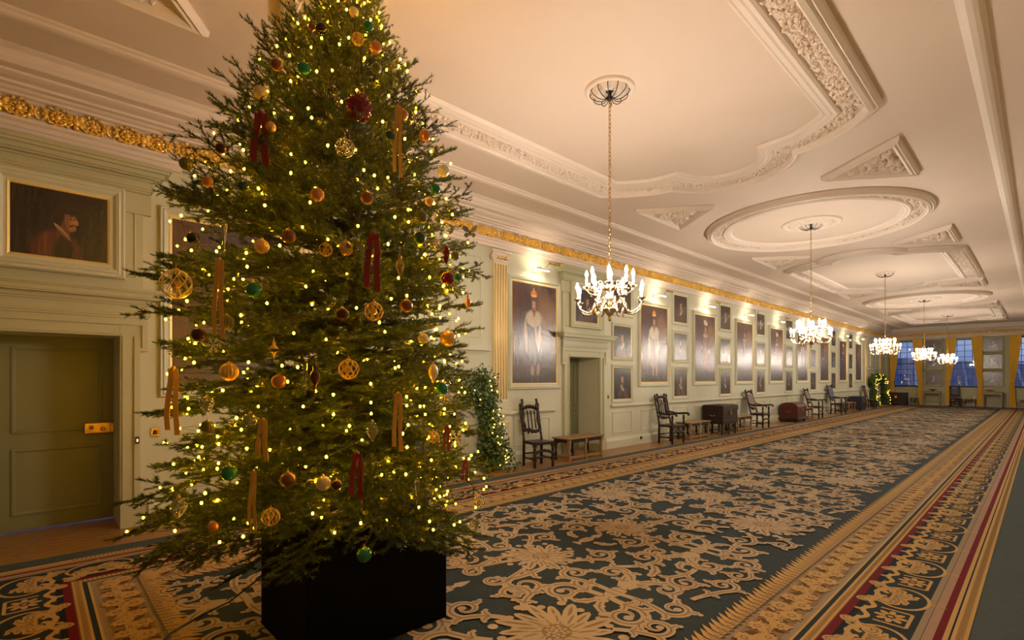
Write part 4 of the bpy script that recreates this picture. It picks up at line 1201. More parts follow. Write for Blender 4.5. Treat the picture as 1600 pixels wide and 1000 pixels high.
def make_bench(L, D=.44, Hh=.45, top=None, legs=3):
    e = empty('oak_bench'); tm = M_OAK
    MB().cbox((-L/2, -D/2, Hh-.03), (L/2, D/2, Hh), .008).build('bench_top', tm, e)
    a, b = L/2-.07, D/2-.05
    m = MB(); m.box((-a, -b-.012, Hh-.10), (a, -b+.012, Hh-.03)); m.box((-a, b-.012, Hh-.10), (a, b+.012, Hh-.03)); m.box((-a-.012, -b, Hh-.10), (-a+.012, b, Hh-.03)); m.box((a-.012, -b, Hh-.10), (a+.012, b, Hh-.03)); m.build('apron', M_WALNUT, e)
    for sy in (-1, 1):
        for k in range(legs):
            x = -a + 2*a*k/(legs-1); m = MB()
            m.lathe([(.03,0),(.03,.03)], 8, (x, sy*b, 0)); m.cbox((x-.03, sy*b-.03, .03), (x+.03, sy*b+.03, .12), .004); m.lathe([(.024,.12),(.03,.15),(.018,.18),(.026,.26),(.024,.32),(.018,.34),(.03,Hh-.10)], 10, (x, sy*b, 0)); m.cbox((x-.03, sy*b-.03, Hh-.13), (x+.03, sy*b+.03, Hh-.03), .004)
            m.build('leg', tm if sy < 0 else M_WALNUT, e)
        MB().box((-a, sy*b-.016, .05), (a, sy*b+.016, .10)).build('stretcher', tm, e)
    for s in (-1, 1): MB().box((s*a-.016, -b, .05), (s*a+.016, b, .10)).build('stretcher', tm, e)
    return e
place(make_bench(1.15), -6.42, 7.95, ROT_L, 'low oak bench in front of the recessed doorway', 'bench', 'oak benches along the wall')
place(make_bench(1.15), -6.46, 12.85, ROT_L, 'low oak bench between the slat-back armchair and the black trunk', 'bench', 'oak benches along the wall')
place(make_bench(1.15), -6.45, 15.75, ROT_L, 'low oak bench between the black trunk and the cane-back armchair', 'bench', 'oak benches along the wall')
place(make_bench(.95), -6.45, 21.85, ROT_L, 'short oak bench just right of the red domed chest', 'bench', 'oak benches along the wall')
place(make_bench(1.15), -6.46, 28.35, ROT_L, 'low oak bench between the blue armchair and the blue-black chest', 'bench', 'oak benches along the wall')
def make_trunk(name, L, D, body, stand, dome, mm, handle=True, nails=True):
    e = empty(name)
    m = MB()
    if stand > .2:
        a, b = L/2-.05, D/2-.05
        m.box((-L/2, -D/2, stand-.05), (L/2, D/2, stand))
        top = m.build('stand_frame', M_WALNUT, e)
        for sy in (-1, 1):
            for k in range(3):
                x = -a + a*k; q = MB(); turned(q, (x, sy*b, 0), (x, sy*b, stand-.05), .028, 4); q.build('stand_leg', M_WALNUT, e)
            MB().tube([(-a, sy*b, .08), (a, sy*b, .08)], .018, 6).build('stand_stretcher', M_WALNUT, e)
    else:
        for sx in (-1, 1):
            for sy in (-1, 1): MB().lathe([(.03,0),(.045,.03),(.03,stand)], 8, (sx*(L/2-.06), sy*(D/2-.06), 0)).build('foot', M_WALNUT, e)
        m.cbox((-L/2-.03, -D/2-.03, stand-.02), (L/2+.03, D/2+.03, stand+.05), .008); m.build('plinth', M_WALNUT, e)
    MB().cbox((-L/2, -D/2, stand), (L/2, D/2, stand+body*.68), .01).build('body', mm, e)
    prof = []
    if dome:
        n = 10
        prof = [(-D/2-.012, 0)] + [(-(D/2+.012)*math.cos(PI*i/n), .05+dome*math.sin(PI*i/n)) for i in range(n+1)] + [(D/2+.012, 0)]
    else: prof = [(-D/2-.012, 0), (-D/2-.012, body*.26), (-D/2+.03, body*.32), (D/2-.03, body*.32), (D/2+.012, body*.26), (D/2+.012, 0)]
    z0 = stand+body*.68
    MB().prism(prof, lambda a_, b_, t: (t, a_, z0+b_), -L/2-.012, L/2+.012).build('lid', mm, e)
    m = MB(); m.cbox((-.06, -D/2-.025, z0-.12), (.06, -D/2-.005, z0+.03), .005); m.build('lock_plate', M_BRASS, e)
    for s in (-1, 1):
        m = MB(); m.tube([(s*(L/2+.012), -.07, z0-.10), (s*(L/2+.045), -.06, z0-.14), (s*(L/2+.05), 0, z0-.155), (s*(L/2+.045), .06, z0-.14), (s*(L/2+.012), .07, z0-.10)], .009, 6); m.build('handle', M_BRASS, e)
    if nails:
        m = MB()
        for k in range(22):
            x = -L/2+.03+(L-.06)*k/21; m.ball((x, -D/2-.002, stand+.05), .007, 6, 4); m.ball((x, -D/2-.002, z0-.02), .007, 6, 4)
        o = m.build('nail_heads', M_BRASS, e); o['kind'] = 'stuff'
    return e
place(make_trunk('trunk_on_stand', .98, .58, .48, .36, 0, M_LEATH), -6.42, 14.4, ROT_L, 'square black leather trunk raised on a turned stand', 'trunk')
place(make_trunk('domed_chest', 1.0, .60, .62, .10, .14, M_REDL), -6.42, 20.55, ROT_L, 'red-brown leather chest with a domed lid and low feet', 'trunk')
place(make_trunk('leather_chest', .85, .55, .62, .08, 0, M_BLUEC), -6.44, 30.0, ROT_L, 'blue-black flat-topped chest beyond the last oak bench', 'trunk')
place(make_trunk('dark_coffer', 1.0, .55, .66, .08, 0, M_LEATH), -6.10, Y1-.62, 0, 'dark coffer standing in the far left corner of the gallery', 'trunk')

# ---- end wall things: tables, bowls, benches, chair, radiators, curtains
def console(x, label, legw=.05):
    e = empty('console_table', (x, Y1-.42, 0)); tag(e, label, 'table', 'console tables under the far portraits')
    MB().cbox((-.41, -.2, .80), (.41, .2, .85), .008).build('table_top', M_OAK, e)
    MB().box((-.37, -.18, .70), (.37, .18, .80)).build('apron', M_OAK, e)
    for sx in (-1, 1):
        for sy in (-1, 1): MB().cbox((sx*.36-.03, sy*.16-.03, 0), (sx*.36+.03, sy*.16+.03, .72), .004).build('leg', M_OAK, e)
console(-4.47, 'plain oak console table under the left far portraits')
console(-1.90, 'plain oak console table under the right far portraits')
def bowl(x, mm, label, flowers=False):
    e = empty('bowl', (x, Y1-.42, .85)); tag(e, label, 'bowl')
    MB().lathe([(.07, 0), (.08, .012), (.03, .03), (.10, .06), (.16, .11), (.155, .115), (.09, .07), (.01, .05)], 18, cap=False).build('dish', mm, e)
    for s in (-1, 1): MB().tube([(s*.14, 0, .10), (s*.20, 0, .11), (s*.19, 0, .07), (s*.13, 0, .075)], .008, 6).build('handle', mm, e)
bowl(-4.44, M_IRON, 'small dark two-handled bowl on the left console table')
bowl(-2.05, M_SILV, 'silvery two-handled bowl on the right console table')
place(make_bench(.5, D=.36, Hh=.46), -5.27, Y1-.62, 0, 'dark bench below the leftmost far window', 'bench', 'benches at the far end')
place(make_bench(1.0, D=.36, Hh=.46), -3.05, Y1-.58, 0, 'dark bench below the middle far window', 'bench', 'benches at the far end')
place(make_bench(1.0, D=.36, Hh=.46), -.42, Y1-.58, 0, 'dark bench below the rightmost far window', 'bench', 'benches at the far end')
place(make_chair(False, 'blue', W=.46, BH=1.16), -3.38, Y1-1.12, PI*.06, 'dark square-backed chair before the middle far window', 'chair').location.z = .0155
def curtain(x_out, x_in, label, lining=False):
    """swagged curtain: top spans x_out..x_in, tied back at 1.45 m toward x_out"""
    e = empty('curtain', (0, Y1-.16, 0)); tag(e, label, 'curtain', 'yellow curtains on the far windows')
    nx, nz = 40, 22; z0, z1 = .02, W_Z1+.06
    d = x_in-x_out; vs, fs = [], []
    for j in range(nz+1):
        z = z0+(z1-z0)*j/nz
        if z > 1.45: k = .42+.58*((z-1.45)/(z1-1.45))**.75
        else: k = .42+.14*((1.45-z)/1.45)**1.5
        for i in range(nx+1):
            t = i/nx; am = .035 if z < 1.4 or z > 1.5 else .02
            vs.append((x_out+d*k*t, -.06+am*math.sin(t*2*PI*7+.6*math.sin(z*2)), z))
    n = nx+1
    for j in range(nz):
        for i in range(nx): fs.append((j*n+i, j*n+i+1, (j+1)*n+i+1, (j+1)*n+i))
    N = len(vs)
    vs2 = [(x, y+.012, z) for x, y, z in vs]
    bord = [(0, i, i+1) for i in range(nx)]
    fs2 = [tuple(reversed([q+N for q in f])) for f in fs]
    m = MB(); m.add(vs+vs2, fs+fs2, 0, True); m.build('drape', M_CURT, e)
    w = abs(d)*.42
    xa = x_out+d*.21
    m = MB(); m.tube([(xa+w*.56*math.cos(a), -.06+.085*math.sin(a), 1.45+.02*math.cos(a)) for a in [2*PI*i/18 for i in range(18)]], .022, 6, closed=True); m.build('tie_back', M_CURT, e)
    m = MB(); xa, xb = sorted((x_out, x_in)); m.box((xa, -.12, z1), (xb, .0, z1+.05)); m.build('heading', M_CURT, e)
    if lining: MB().prism([(0,0), (.14,0), (.10,.5), (.04,.62)], lambda a_, b_, t: (x_in+d*-.45-a_, t, .05+b_), -.12, -.10).build('white_lining', M_LINING, e)
cl = ['yellow curtain left of the leftmost far window', 'yellow curtain right of the leftmost far window', 'yellow curtain left of the middle far window', 'yellow curtain right of the middle far window showing white lining', 'yellow curtain left of the rightmost far window', 'yellow curtain at the right edge of the far wall']
for i, (c, h) in enumerate(WIN):
    curtain(c-h-.12, c-h+.36, cl[2*i]); curtain(c+h+.12, c+h-.36, cl[2*i+1], i == 1)
# ================================================================== CHANDELIERS
def arm_pts(R, z0, dip, ztop):
    P = [(.05, z0), (.10, z0+.045), (.15, z0+.015), (.18, z0-.03)] if R > .28 else [(.04, z0), (.08, z0+.04), (.12, z0+.02)]
    x0 = P[-1][0]
    for i in range(1, 9):
        t = i/8; a = PI*t
        P.append((x0+(R-x0)*(1-math.cos(a))/2, P[3 if R > .28 else 2][1] if i == 0 else (z0-.03) - dip*math.sin(a) + (ztop-(z0-.03))*t**2))
    return P
def make_chandelier():
    e = empty('chandelier')
    # origin at the ceiling; z measured downward from it (ceiling 4.57)
    z = lambda a: a-ZC
    MB().lathe([(.004, z(2.185)), (.016, z(2.195)), (.022, z(2.215)), (.012, z(2.235)), (.03, z(2.25)), (.05, z(2.275)), (.085, z(2.30)), (.09, z(2.315)), (.075, z(2.325)), (.05, z(2.345)), (.03, z(2.37)), (.045, z(2.40)), (.055, z(2.425)), (.035, z(2.45)), (.022, z(2.48)), (.05, z(2.51)), (.055, z(2.53)), (.03, z(2.55)), (.016, z(2.60)), (.026, z(2.66)), (.034, z(2.70)), (.020, z(2.74)), (.010, z(2.78)), (.018, z(2.80)), (.008, z(2.83))], 18).build('stem', M_SILV, e)
    def tier(n, R, zr, dip, zc, off, name):
        for k in range(n):
            a = 2*PI*k/n+off; ca, sa = math.cos(a), math.sin(a)
            P = arm_pts(R, z(zr), dip, z(zc))
            m = MB(); m.tube([(r*ca, r*sa, q) for r, q in P], [.011]*4+[.009]*(len(P)-4), 7)
            # scroll on the arm
            m.tube([((.13+.032*math.cos(b))*ca, (.13+.032*math.cos(b))*sa, z(zr)+.055+.032*math.sin(b)) for b in [i*.6 for i in range(10)]], .006, 6)
            arm = m.build('arm', M_SILV, e)
            x, y, q = R*ca, R*sa, z(zc)
            MB().lathe([(.010, q-.012), (.018, q), (.036, q+.012), (.037, q+.016), (.016, q+.014), (.015, q+.035)], 12, (x, y, 0)).build('drip_pan', M_SILV, arm)
            MB().lathe([(.0115, q+.03), (.0115, q+.115)], 10, (x, y, 0)).build('candle', M_CANDLE, arm)
            mk('bulb', BULBC, M_BULB, arm, (x, y, q+.135))
    BULBC = MB().lathe([(.002, -.022), (.012, -.012), (.016, 0), (.014, .014), (.007, .034), (.001, .048)], 10, cap=False).mesh('bulb')
    tier(8, .345, 2.335, .055, 2.385, .2, 'lower')
    tier(8, .235, 2.50, .02, 2.535, .2+PI/8, 'upper')
    for k in range(8):
        a = 2*PI*k/8+.2+PI/8; m = MB(); m.lathe([(.001, z(2.24)), (.012, z(2.26)), (.009, z(2.285)), (.003, z(2.31))], 8, (.19*math.cos(a), .19*math.sin(a), 0)); m.tube([(.08*math.cos(a), .08*math.sin(a), z(2.36)), (.14*math.cos(a), .14*math.sin(a), z(2.40)), (.19*math.cos(a), .19*math.sin(a), z(2.31))], .006, 6); m.build('pendant_drop', M_SILV, e)
    # chain of oval links
    m = MB(); zz = 2.83; k = 0
    while zz < ZC-.08:
        pts = []
        for i in range(10):
            a = 2*PI*i/10; u = .012*math.cos(a); w = .026*math.sin(a)
            pts.append((u, 0, z(zz)+.024+w) if k % 2 == 0 else (0, u, z(zz)+.024+w))
        m.tube(pts, .0038, 5, closed=True); zz += .042; k += 1
    o = m.build('chain', M_BRASS, e); o['kind'] = 'stuff'
    # wrought hook with curling wires under the rose
    m = MB(); m.lathe([(.012, -.12), (.03, -.10), (.035, -.085), (.02, -.07), (.012, 0)], 10); m.build('ceiling_hook', M_IRON, e)
    for k in range(12):
        a = 2*PI*k/12; ca, sa = math.cos(a), math.sin(a)
        m = MB(); m.tube([(r*ca, r*sa, q) for r, q in ((.02, -.09), (.07, -.115), (.13, -.105), (.185, -.07), (.205, -.035), (.19, -.02))], .0045, 5); m.build('hook_wire', M_IRON, e)
    return e
ch0 = make_chandelier()
CHL = ['nearest silvery two-tier candle chandelier, right of the tree', 'second silvery candle chandelier along the gallery', 'third silvery candle chandelier along the gallery', 'fourth silvery candle chandelier along the gallery', 'farthest silvery candle chandelier before the middle window']
for i, y in enumerate(CHY):
    o = ch0 if i == 0 else dup(ch0)
    o.location = (CX, y, ZC); o.rotation_euler = (0, 0, i*.3)
    tag(o, CHL[i], 'chandelier', 'gallery chandeliers')
# ================================================================== CHRISTMAS TREE
TX, TY = -3.115, 1.53
PR = [(.35,.70),(.55,.92),(.75,1.12),(1.0,1.10),(1.5,.97),(2.2,.98),(2.6,.95),(2.9,.86),(3.25,.68),(3.55,.52),(3.8,.35),(4.1,.18),(4.38,.02)]
def RAD(z): return float(np.interp(z, [p[0] for p in PR], [p[1] for p in PR]))
def LOP(a): return 1 + .17*math.cos(a - TH - PI)      # the tree is fuller on its side towards the door
bx = MB()
bx_poly = [(-.385,-.44),(-.365,-.46),(.365,-.46),(.385,-.44),(.385,.455),(.365,.475),(-.365,.475),(-.385,.455)]
bx.prism(bx_poly, lambda a, b, t: (a, b, t), .0, .60)
pot = empty('tree_planter', (TX, TY, .0150)); tag(pot, 'black cloth-covered box planter under the tree', 'planter')
bx.build('box_cover', M_BLACK, pot)
MB().prism([(x*1.012, y*1.012) for x, y in bx_poly], lambda a, b, t: (a, b, t), .575, .603).build('top_rim', M_BLACK, pot)

def make_branch(L, seed):
    rnd = random.Random(seed)
    tw = MB(); nd_v, nd_f = [], []
    segs = []           # (p0, p1) centre lines that carry needles
    def grow(p, d, length, depth):
        n = max(3, int(length/.05)); pts = [p.copy()]
        d = d.copy(); sag = -.035 if depth == 0 else -.02
        for i in range(n):
            t = i/n
            d = (d + Vector((rnd.gauss(0, .05), rnd.gauss(0, .05), rnd.gauss(0, .022) + (sag*(1-t) + .05*t*t if depth == 0 else .02)*.6))).normalized()
            pts.append(pts[-1] + d*(length/n))
        r0 = {0: .009, 1: .0045, 2: .003}[depth]*(.6+.4*min(1, length))
        tw.tube(pts, [r0*(1-.75*i/n) for i in range(n+1)], 4 if depth == 0 else 3, 0)
        for i in range(n):
            if depth > 0 or i > n*.35: segs.append((pts[i], pts[i+1], depth))
        if depth < 2:
            step = .052 if depth == 0 else .068
            s = .16*length if depth == 0 else .25*length; side = 1
            while s < length*.98:
                i = min(n-1, int(s/length*n)); base = pts[i]; dd = (pts[i+1]-pts[i]).normalized()
                rem = length-s
                l2 = (.12+.52*rem if depth == 0 else .05+.42*rem)*rnd.uniform(.75, 1.1)
                l2 = min(l2, .42 if depth == 0 else .13)
                sidev = Vector((-dd.y, dd.x, 0)).normalized()*side
                nd = (dd*.75 + sidev*.8 + Vector((0, 0, rnd.gauss(0, .15)))).normalized()
                if l2 > .035: grow(base, nd, l2, depth+1)
                side = -side; s += step*rnd.uniform(.6, 1.2)
    grow(Vector((0, 0, 0)), Vector((1, 0, .02)), L, 0)
    for a, b, dep in segs:
        d = (b-a); l = d.length; d.normalize()
        o1 = d.orthogonal().normalized(); o2 = d.cross(o1)
        cnt = int(l/.0018)
        for k in range(cnt):
            t = rnd.random(); ang = rnd.uniform(0, 2*PI)
            rv = o1*math.cos(ang) + o2*math.sin(ang)
            rv.z *= .75
            if rv.z < -.55 and rnd.random() < .5: rv = -rv
            p = a + d*(l*t); nl = rnd.uniform(.019, .029)
            dirv = (d*.62 + rv*.8 + Vector((0, 0, .12))).normalized()
            w = dirv.cross(rv); 
            if w.length < 1e-5: continue
            w = w.normalized()*.0024
            i0 = len(nd_v)
            q = p + dirv*nl
            nd_v += [tuple(p-w), tuple(p+w), tuple(q)]
            nd_f.append((i0, i0+1, i0+2))
    tw.add(nd_v, nd_f, 1)
    me = tw.mesh('branch'); me.materials.append(M_TWIG); me.materials.append(M_NEEDLE)
    return me
CLASSES = [1.15, .9, .65, .42, .26]
BR = {L: [make_branch(L, int(L*100)+s) for s in range(3 if L > .3 else 2)] for L in CLASSES}
tree = empty('christmas_tree', (TX, TY, 0)); tag(tree, 'tall fir tree hung with baubles, ribbons and warm lights', 'tree')
MB().tube([(0, 0, .25), (.01, 0, 1.5), (-.01, .01, 3.0), (0, 0, 4.1), (.0, 0, 4.36)], [.07, .06, .035, .015, .005], 10).build('trunk', M_BARK, tree)
rnd = random.Random(42)
nb = 0
z = .80
lv = 0
TIPS = []
while z < 4.22:
    t = (z-.6)/3.7
    n = int(round(13 - 8*t))
    for k in range(n):
        if nb >= 300: break
        a = 2*PI*(k+rnd.uniform(-.28, .28))/n + lv*1.17
        zz = z + rnd.uniform(-.06, .06)
        el = math.radians(-6 + 56*t**1.3) + rnd.gauss(0, .08)
        if z < .90:      # the lowest whorls hang on the sides away from the walkway
            away = abs((a + math.radians(26) + PI) % (2*PI) - PI)
            if away < 1.15: continue
            el -= .10
        R = RAD(min(4.3, zz + (math.sin(el)*RAD(zz))*.8))*rnd.uniform(.85, 1.05)*LOP(a)
        if rnd.random() < .12: R *= .72
        Lb = max(.14, R/max(.5, math.cos(el)))
        c = min(CLASSES, key=lambda q: abs(q-Lb))
        o = mk('branch', rnd.choice(BR[c]), None, tree, (.02*math.cos(a), .02*math.sin(a), zz))
        o.rotation_euler = (rnd.gauss(0, .25), -el, a)
        s = Lb/c; o.scale = (s, min(1.1, max(.85, s)), min(1.1, max(.85, s)))
        nb += 1
    z += .122 - .022*t
    lv += 1
o = mk('branch', BR[.26][0], None, tree, (0, 0, 4.12)); o.rotation_euler = (0, -PI/2, 0)

# ---- fairy lights on three strings, each bulb a part of its string
BULBF = MB().ball((0, 0, 0), .0058, 8, 6, sz=1.3).mesh('bulb'); BULBF.materials.append(M_FAIRY)
SOCK = MB().lathe([(.003, .006), (.004, .008), (.004, .018)], 6).mesh('bulb_socket')
SL = ['warm fairy-light string wound through the lowest third of the tree', 'warm fairy-light string wound through the middle of the tree', 'warm fairy-light string wound through the top of the tree']
zr = [(.74, 1.55), (1.55, 2.75), (2.75, 4.30)]
NB = [250, 250, 190]
for i in range(3):
    e = empty('fairy_light_string', (TX, TY, 0)); tag(e, SL[i], 'lights', 'fairy-light strings')
    rnd = random.Random(900+i); pts = []
    for k in range(NB[i]):
        t = (k+.5)/NB[i]; z_ = zr[i][0] + (zr[i][1]-zr[i][0])*t + rnd.uniform(-.05, .05)
        a = t*2*PI*(8 if i < 2 else 9) + rnd.uniform(-.12, .12)
        r = RAD(z_)*LOP(a)*(rnd.uniform(.35, .92)**.55)
        pts.append((r*math.cos(a), r*math.sin(a), z_))
    MB().tube(pts, .0013, 3, smooth=False).build('wire', M_CABLE, e)
    for p in pts: mk('bulb', BULBF, M_FAIRY, e, p)

# ---- trailing cable
pts = [(-3.60, 1.28, .42), (-3.75, 1.12, .20), (-3.86, .98, .06), (-3.85, .80, .023), (-3.72, .62, .021), (-3.45, .42, .021), (-3.0, .25, .021)]
tag(MB().tube(pts, .006, 6).build('power_cable', M_CABLE), 'thin black power cable running from the tree across the carpet', 'cable')

# ---- ornaments, hung on the surface of the tree
CW = np.array([math.cos(TH), math.sin(TH)])
def on_tree(px, py, f=.97):
    """point of the tree's surface that is seen in this direction"""
    u = (px-800)/F_PX
    r = np.array([u*math.cos(TH)-math.sin(TH), u*math.sin(TH)+math.cos(TH), -(py-VPY)/F_PX])
    tc = (TX*r[0]+TY*r[1])/(r[0]**2+r[1]**2)
    best = None
    for t in np.linspace(tc-1.4, tc, 260):
        x, y, z_ = r[0]*t, r[1]*t, CAM_H+r[2]*t
        if math.hypot(x-TX, y-TY) <= RAD(max(.3, min(4.36, z_)))*LOP(math.atan2(y-TY, x-TX))*f: best = t; break
    t = best if best is not None else tc
    return Vector((r[0]*t, r[1]*t, CAM_H+r[2]*t)), t/F_PX
O_BROWN = mat('bauble_bronze', (.16, .06, .025), .28, metal=.6)
O_COPPER = mat('bauble_copper', (.42, .17, .06), .3, metal=.6)
O_GREEN = mat('bauble_emerald', (.015, .15, .075), .18, metal=.35, bump=.2, bscale=60, var=.4, vscale=30)
O_DGREEN = mat('bauble_dark_green', (.02, .06, .025), .25, metal=.4)
O_OLIVE = mat('bauble_olive', (.10, .10, .03), .4, metal=.4)
O_GOLD = mat('bauble_gold', (.55, .33, .09), .28, metal=.8, bump=.35, bscale=160)
O_PALE = mat('bauble_champagne', (.62, .50, .30), .3, metal=.6, bump=.35, bscale=160)
O_CRIM = mat('bauble_crimson', (.13, .006, .010), .2, metal=.4)
O_BURG = mat('bauble_burgundy', (.045, .008, .008), .3, metal=.4)
O_BLACK = mat('bauble_dark', (.02, .015, .012), .2, metal=.5)
O_SILV = mat('bauble_silver', (.55, .50, .45), .25, metal=.9)
O_WHITE = mat('glitter_white', (.7, .66, .6), .4, metal=.2, bump=.4, bscale=200)
O_RRIB = mat('velvet_red', (.20, .012, .010), .7)
O_GRIB = mat('ribbon_gold', (.50, .27, .05), .45, metal=.25)
O_CLEAR = mat('clear_glass', (.95, .92, .85), .04, Transmission_Weight=.9, IOR=1.3)
O_GGLASS = mat('amber_glass', (.85, .6, .25), .06, Transmission_Weight=.75, IOR=1.3)
O_BLUE = mat('butterfly_blue', (.10, .14, .26), .4)
COLS = dict(brown=O_BROWN, copper=O_COPPER, green=O_GREEN, dgreen=O_DGREEN, olive=O_OLIVE, gold=O_GOLD, pale=O_PALE, crimson=O_CRIM, burg=O_BURG, dark=O_BLACK, silver=O_SILV, white=O_WHITE, red=O_RRIB, rgold=O_GRIB, clear=O_CLEAR, amber=O_GGLASS)
def cap(e, r, mm=None):
    m = MB(); m.lathe([(r*.22, r*.93), (r*.22, r*1.10), (r*.10, r*1.14)], 10); cp = m.build('cap', mm or O_GOLD, e)
    m = MB(); m.tube([(.0, 0, r*1.12), (r*.10, 0, r*1.25), (0, 0, r*1.38), (-r*.10, 0, r*1.25)], r*.025+.0006, 5, closed=True); m.build('hanging_loop', O_GOLD, cp)
def ornament(kind, px, py, rp, col, label, h=None):
    f = 1.0 if rp < 12 else .97
    P, k = on_tree(px, py, f)
    r = rp*k; mm = COLS[col]
    nm = dict(ball='bauble', flute='fluted_bauble', lattice='lattice_bauble', glitter='glitter_bauble', egg='drop_bauble', finial='finial_ornament', icicle='icicle_ornament', ribbon='ribbon', flake='snowflake_ornament', butterfly='butterfly_ornament')[kind]
    e = empty(nm, P); tag(e, label, {'ribbon': 'ribbon'}.get(kind, 'ornament'), 'tree ornaments')
    if kind in ('ball', 'glitter'):
        m = MB(); m.ball((0, 0, 0), r, 20, 14, smooth=(kind == 'ball')); m.build('globe', mm, e); cap(e, r)
        if kind == 'glitter':
            m = MB()
            for i in range(90):
                z_ = 1-2*(i+.5)/90; a = i*2.39996; q = math.sqrt(1-z_*z_)
                m.ball((r*q*math.cos(a), r*q*math.sin(a), r*z_), r*.09, 5, 4, smooth=False)
            o = m.build('sequins', mm, e); o['kind'] = 'stuff'
    elif kind == 'flute':
        n = 32; m = MB(); vs, fs = [], []; nv = 12
        for j in range(nv+1):
            a = PI*j/nv
            for i in range(n):
                b = 2*PI*i/n; q = max(1e-4, math.sin(a))*r*(1-.07*(i % 2)); vs.append((q*math.cos(b), q*math.sin(b), -r*math.cos(a)))
        for j in range(nv):
            for i in range(n): fs.append((j*n+i, j*n+(i+1) % n, (j+1)*n+(i+1) % n, (j+1)*n+i))
        m.add(vs, fs, 0, False); m.build('globe', mm, e); cap(e, r)
    elif kind == 'lattice':
        m = MB()
        for i in range(9):
            for s in (-1, 1):
                pts = []
                for j in range(13):
                    t = j/12; a = PI*t; b = 2*PI*i/9 + s*2.0*t; q = math.sin(a)*r+.0005
                    pts.append((q*math.cos(b), q*math.sin(b), -r*math.cos(a)))
                m.tube(pts, r*.035+.0006, 4)
        o = m.build('wire_lattice', mm, e); cap(e, r)
        MB().ball((0, 0, 0), r*.35, 10, 8).build('inner_bead', O_GOLD, e)
    elif kind == 'egg':
        hh = (h or rp*1.6)*k
        MB().lathe([(r*.02, -hh), (r*.35, -hh*.72), (r*.75, -hh*.35), (r, 0), (r*.92, hh*.35), (r*.6, hh*.7), (r*.2, hh*.92)], 16).build('globe', mm, e)
        m = MB(); m.lathe([(r*.2, hh*.9), (r*.2, hh*1.05), (r*.08, hh*1.12)], 8); m.build('cap', O_GOLD, e)
    elif kind == 'finial':
        hh = h*k
        MB().lathe([(r*.03, -hh), (r*.18, -hh*.7), (r*.32, -hh*.45), (r*.75, -hh*.25), (r, 0), (r*.75, hh*.22), (r*.3, hh*.36), (r*.45, hh*.5), (r*.3, hh*.64), (r*.12, hh*.8), (r*.10, hh)], 14).build('turned_drop', mm, e)
        m = MB(); m.tube([(0, 0, hh*.98), (r*.15, 0, hh*1.06), (0, 0, hh*1.14), (-r*.15, 0, hh*1.06)], .001, 5, closed=True); m.build('hanging_loop', O_GOLD, e)
    elif kind == 'icicle':
        hh = h*k
        prof = [(r*.05, -hh)]
        for i in range(12):
            t = i/11; prof.append((r*(.25+.75*t)*(.55+.45*abs(math.sin(i*1.5))), -hh+2*hh*(.08+.84*t)))
        prof.append((r*.15, hh)); MB().lathe(prof, 10).build('glass_drop', mm, e)
        MB().lathe([(r*.18, hh*.98), (r*.18, hh*1.05)], 8).build('cap', O_GOLD, e)
    elif kind == 'ribbon':
        hh = h*k; tail = lambda x0, L, ph: [(x0*(.35+.65*min(1, t*3))+r*.10*math.sin(ph+t*5), -.012+.006*math.sin(ph+t*7), -L*t) for t in [i/10 for i in range(11)]]
        for x0, L, ph in ((-r*.55, hh*2*.92, 0), (r*.55, hh*2, 1.4)):
            pts = tail(x0, L, ph); m = MB(); w = r*.32; vs, fs = [], []
            ca, sa = math.cos(TH), math.sin(TH)
            for (x, y, z_) in pts:
                for (ox, oy) in ((-w, 0), (w, .004), (w, .006), (-w, .002)):
                    X, Y = x+ox, y+oy; vs.append((X*ca-Y*sa, X*sa+Y*ca, z_+hh))
            for i in range(10):
                for q in range(4): fs.append((i*4+q, i*4+(q+1) % 4, i*4+4+(q+1) % 4, i*4+4+q))
            fs += [(3,2,1,0), (40,41,42,43)]
            m.add(vs, fs, 0, False); m.build('ribbon_tail', mm, e)
        m = MB(); m.ball((0, 0, hh), r*.32, 8, 6, sz=1.2); m.build('knot', mm, e)
    elif kind == 'flake':
        m = MB(); ca, sa = math.cos(TH), math.sin(TH); R3 = lambda x, z_: (x*ca+.03*sa, x*sa-.03*ca, z_)
        for i in range(6):
            a = i*PI/3; m.tube([R3(0, 0), R3(r*math.cos(a), r*math.sin(a))], r*.06, 5)
            for s in (.45, .72):
                for d in (-.9, .9): m.tube([R3(r*s*math.cos(a), r*s*math.sin(a)), R3(r*s*math.cos(a)+r*.3*math.cos(a+d), r*s*math.sin(a)+r*.3*math.sin(a+d))], r*.045, 5)
            m.ball(R3(r*math.cos(a), r*math.sin(a)), r*.09, 6, 5)
        m.build('crystal_arms', mm, e)
        MB().ball(R3(0, 0), r*.16, 8, 6).build('centre_bead', O_SILV, e)
    elif kind == 'butterfly':
        ca, sa = math.cos(TH), math.sin(TH); R3 = lambda x, y, z_: (x*ca-(y-.03)*sa, x*sa+(y-.03)*ca, z_)
        for s in (-1, 1):
            for nm2, poly in (('upper_wing', [(0,0),(.3,.75),(.9,1.0),(1.05,.6),(.7,.12)]), ('lower_wing', [(0,0),(.65,-.05),(.85,-.45),(.5,-.75),(.15,-.4)])):
                q = MB(); n = len(poly); vs = [R3(s*x*r, -.35*x*r, y*r) for x, y in poly] + [R3(s*x*r, -.35*x*r+.0015, y*r) for x, y in poly]
                q.add(vs, [tuple(range(n)), tuple(range(2*n-1, n-1, -1))] + [(i, (i+1) % n, n+(i+1) % n, n+i) for i in range(n)]); q.build(nm2, O_BLUE, e)
        q = MB(); q.tube([R3(0, 0, -r*.5), R3(0, -.002, 0), R3(0, 0, r*.45)], [r*.05, r*.1, r*.05], 6); q.build('body', O_BLACK, e)
    return e
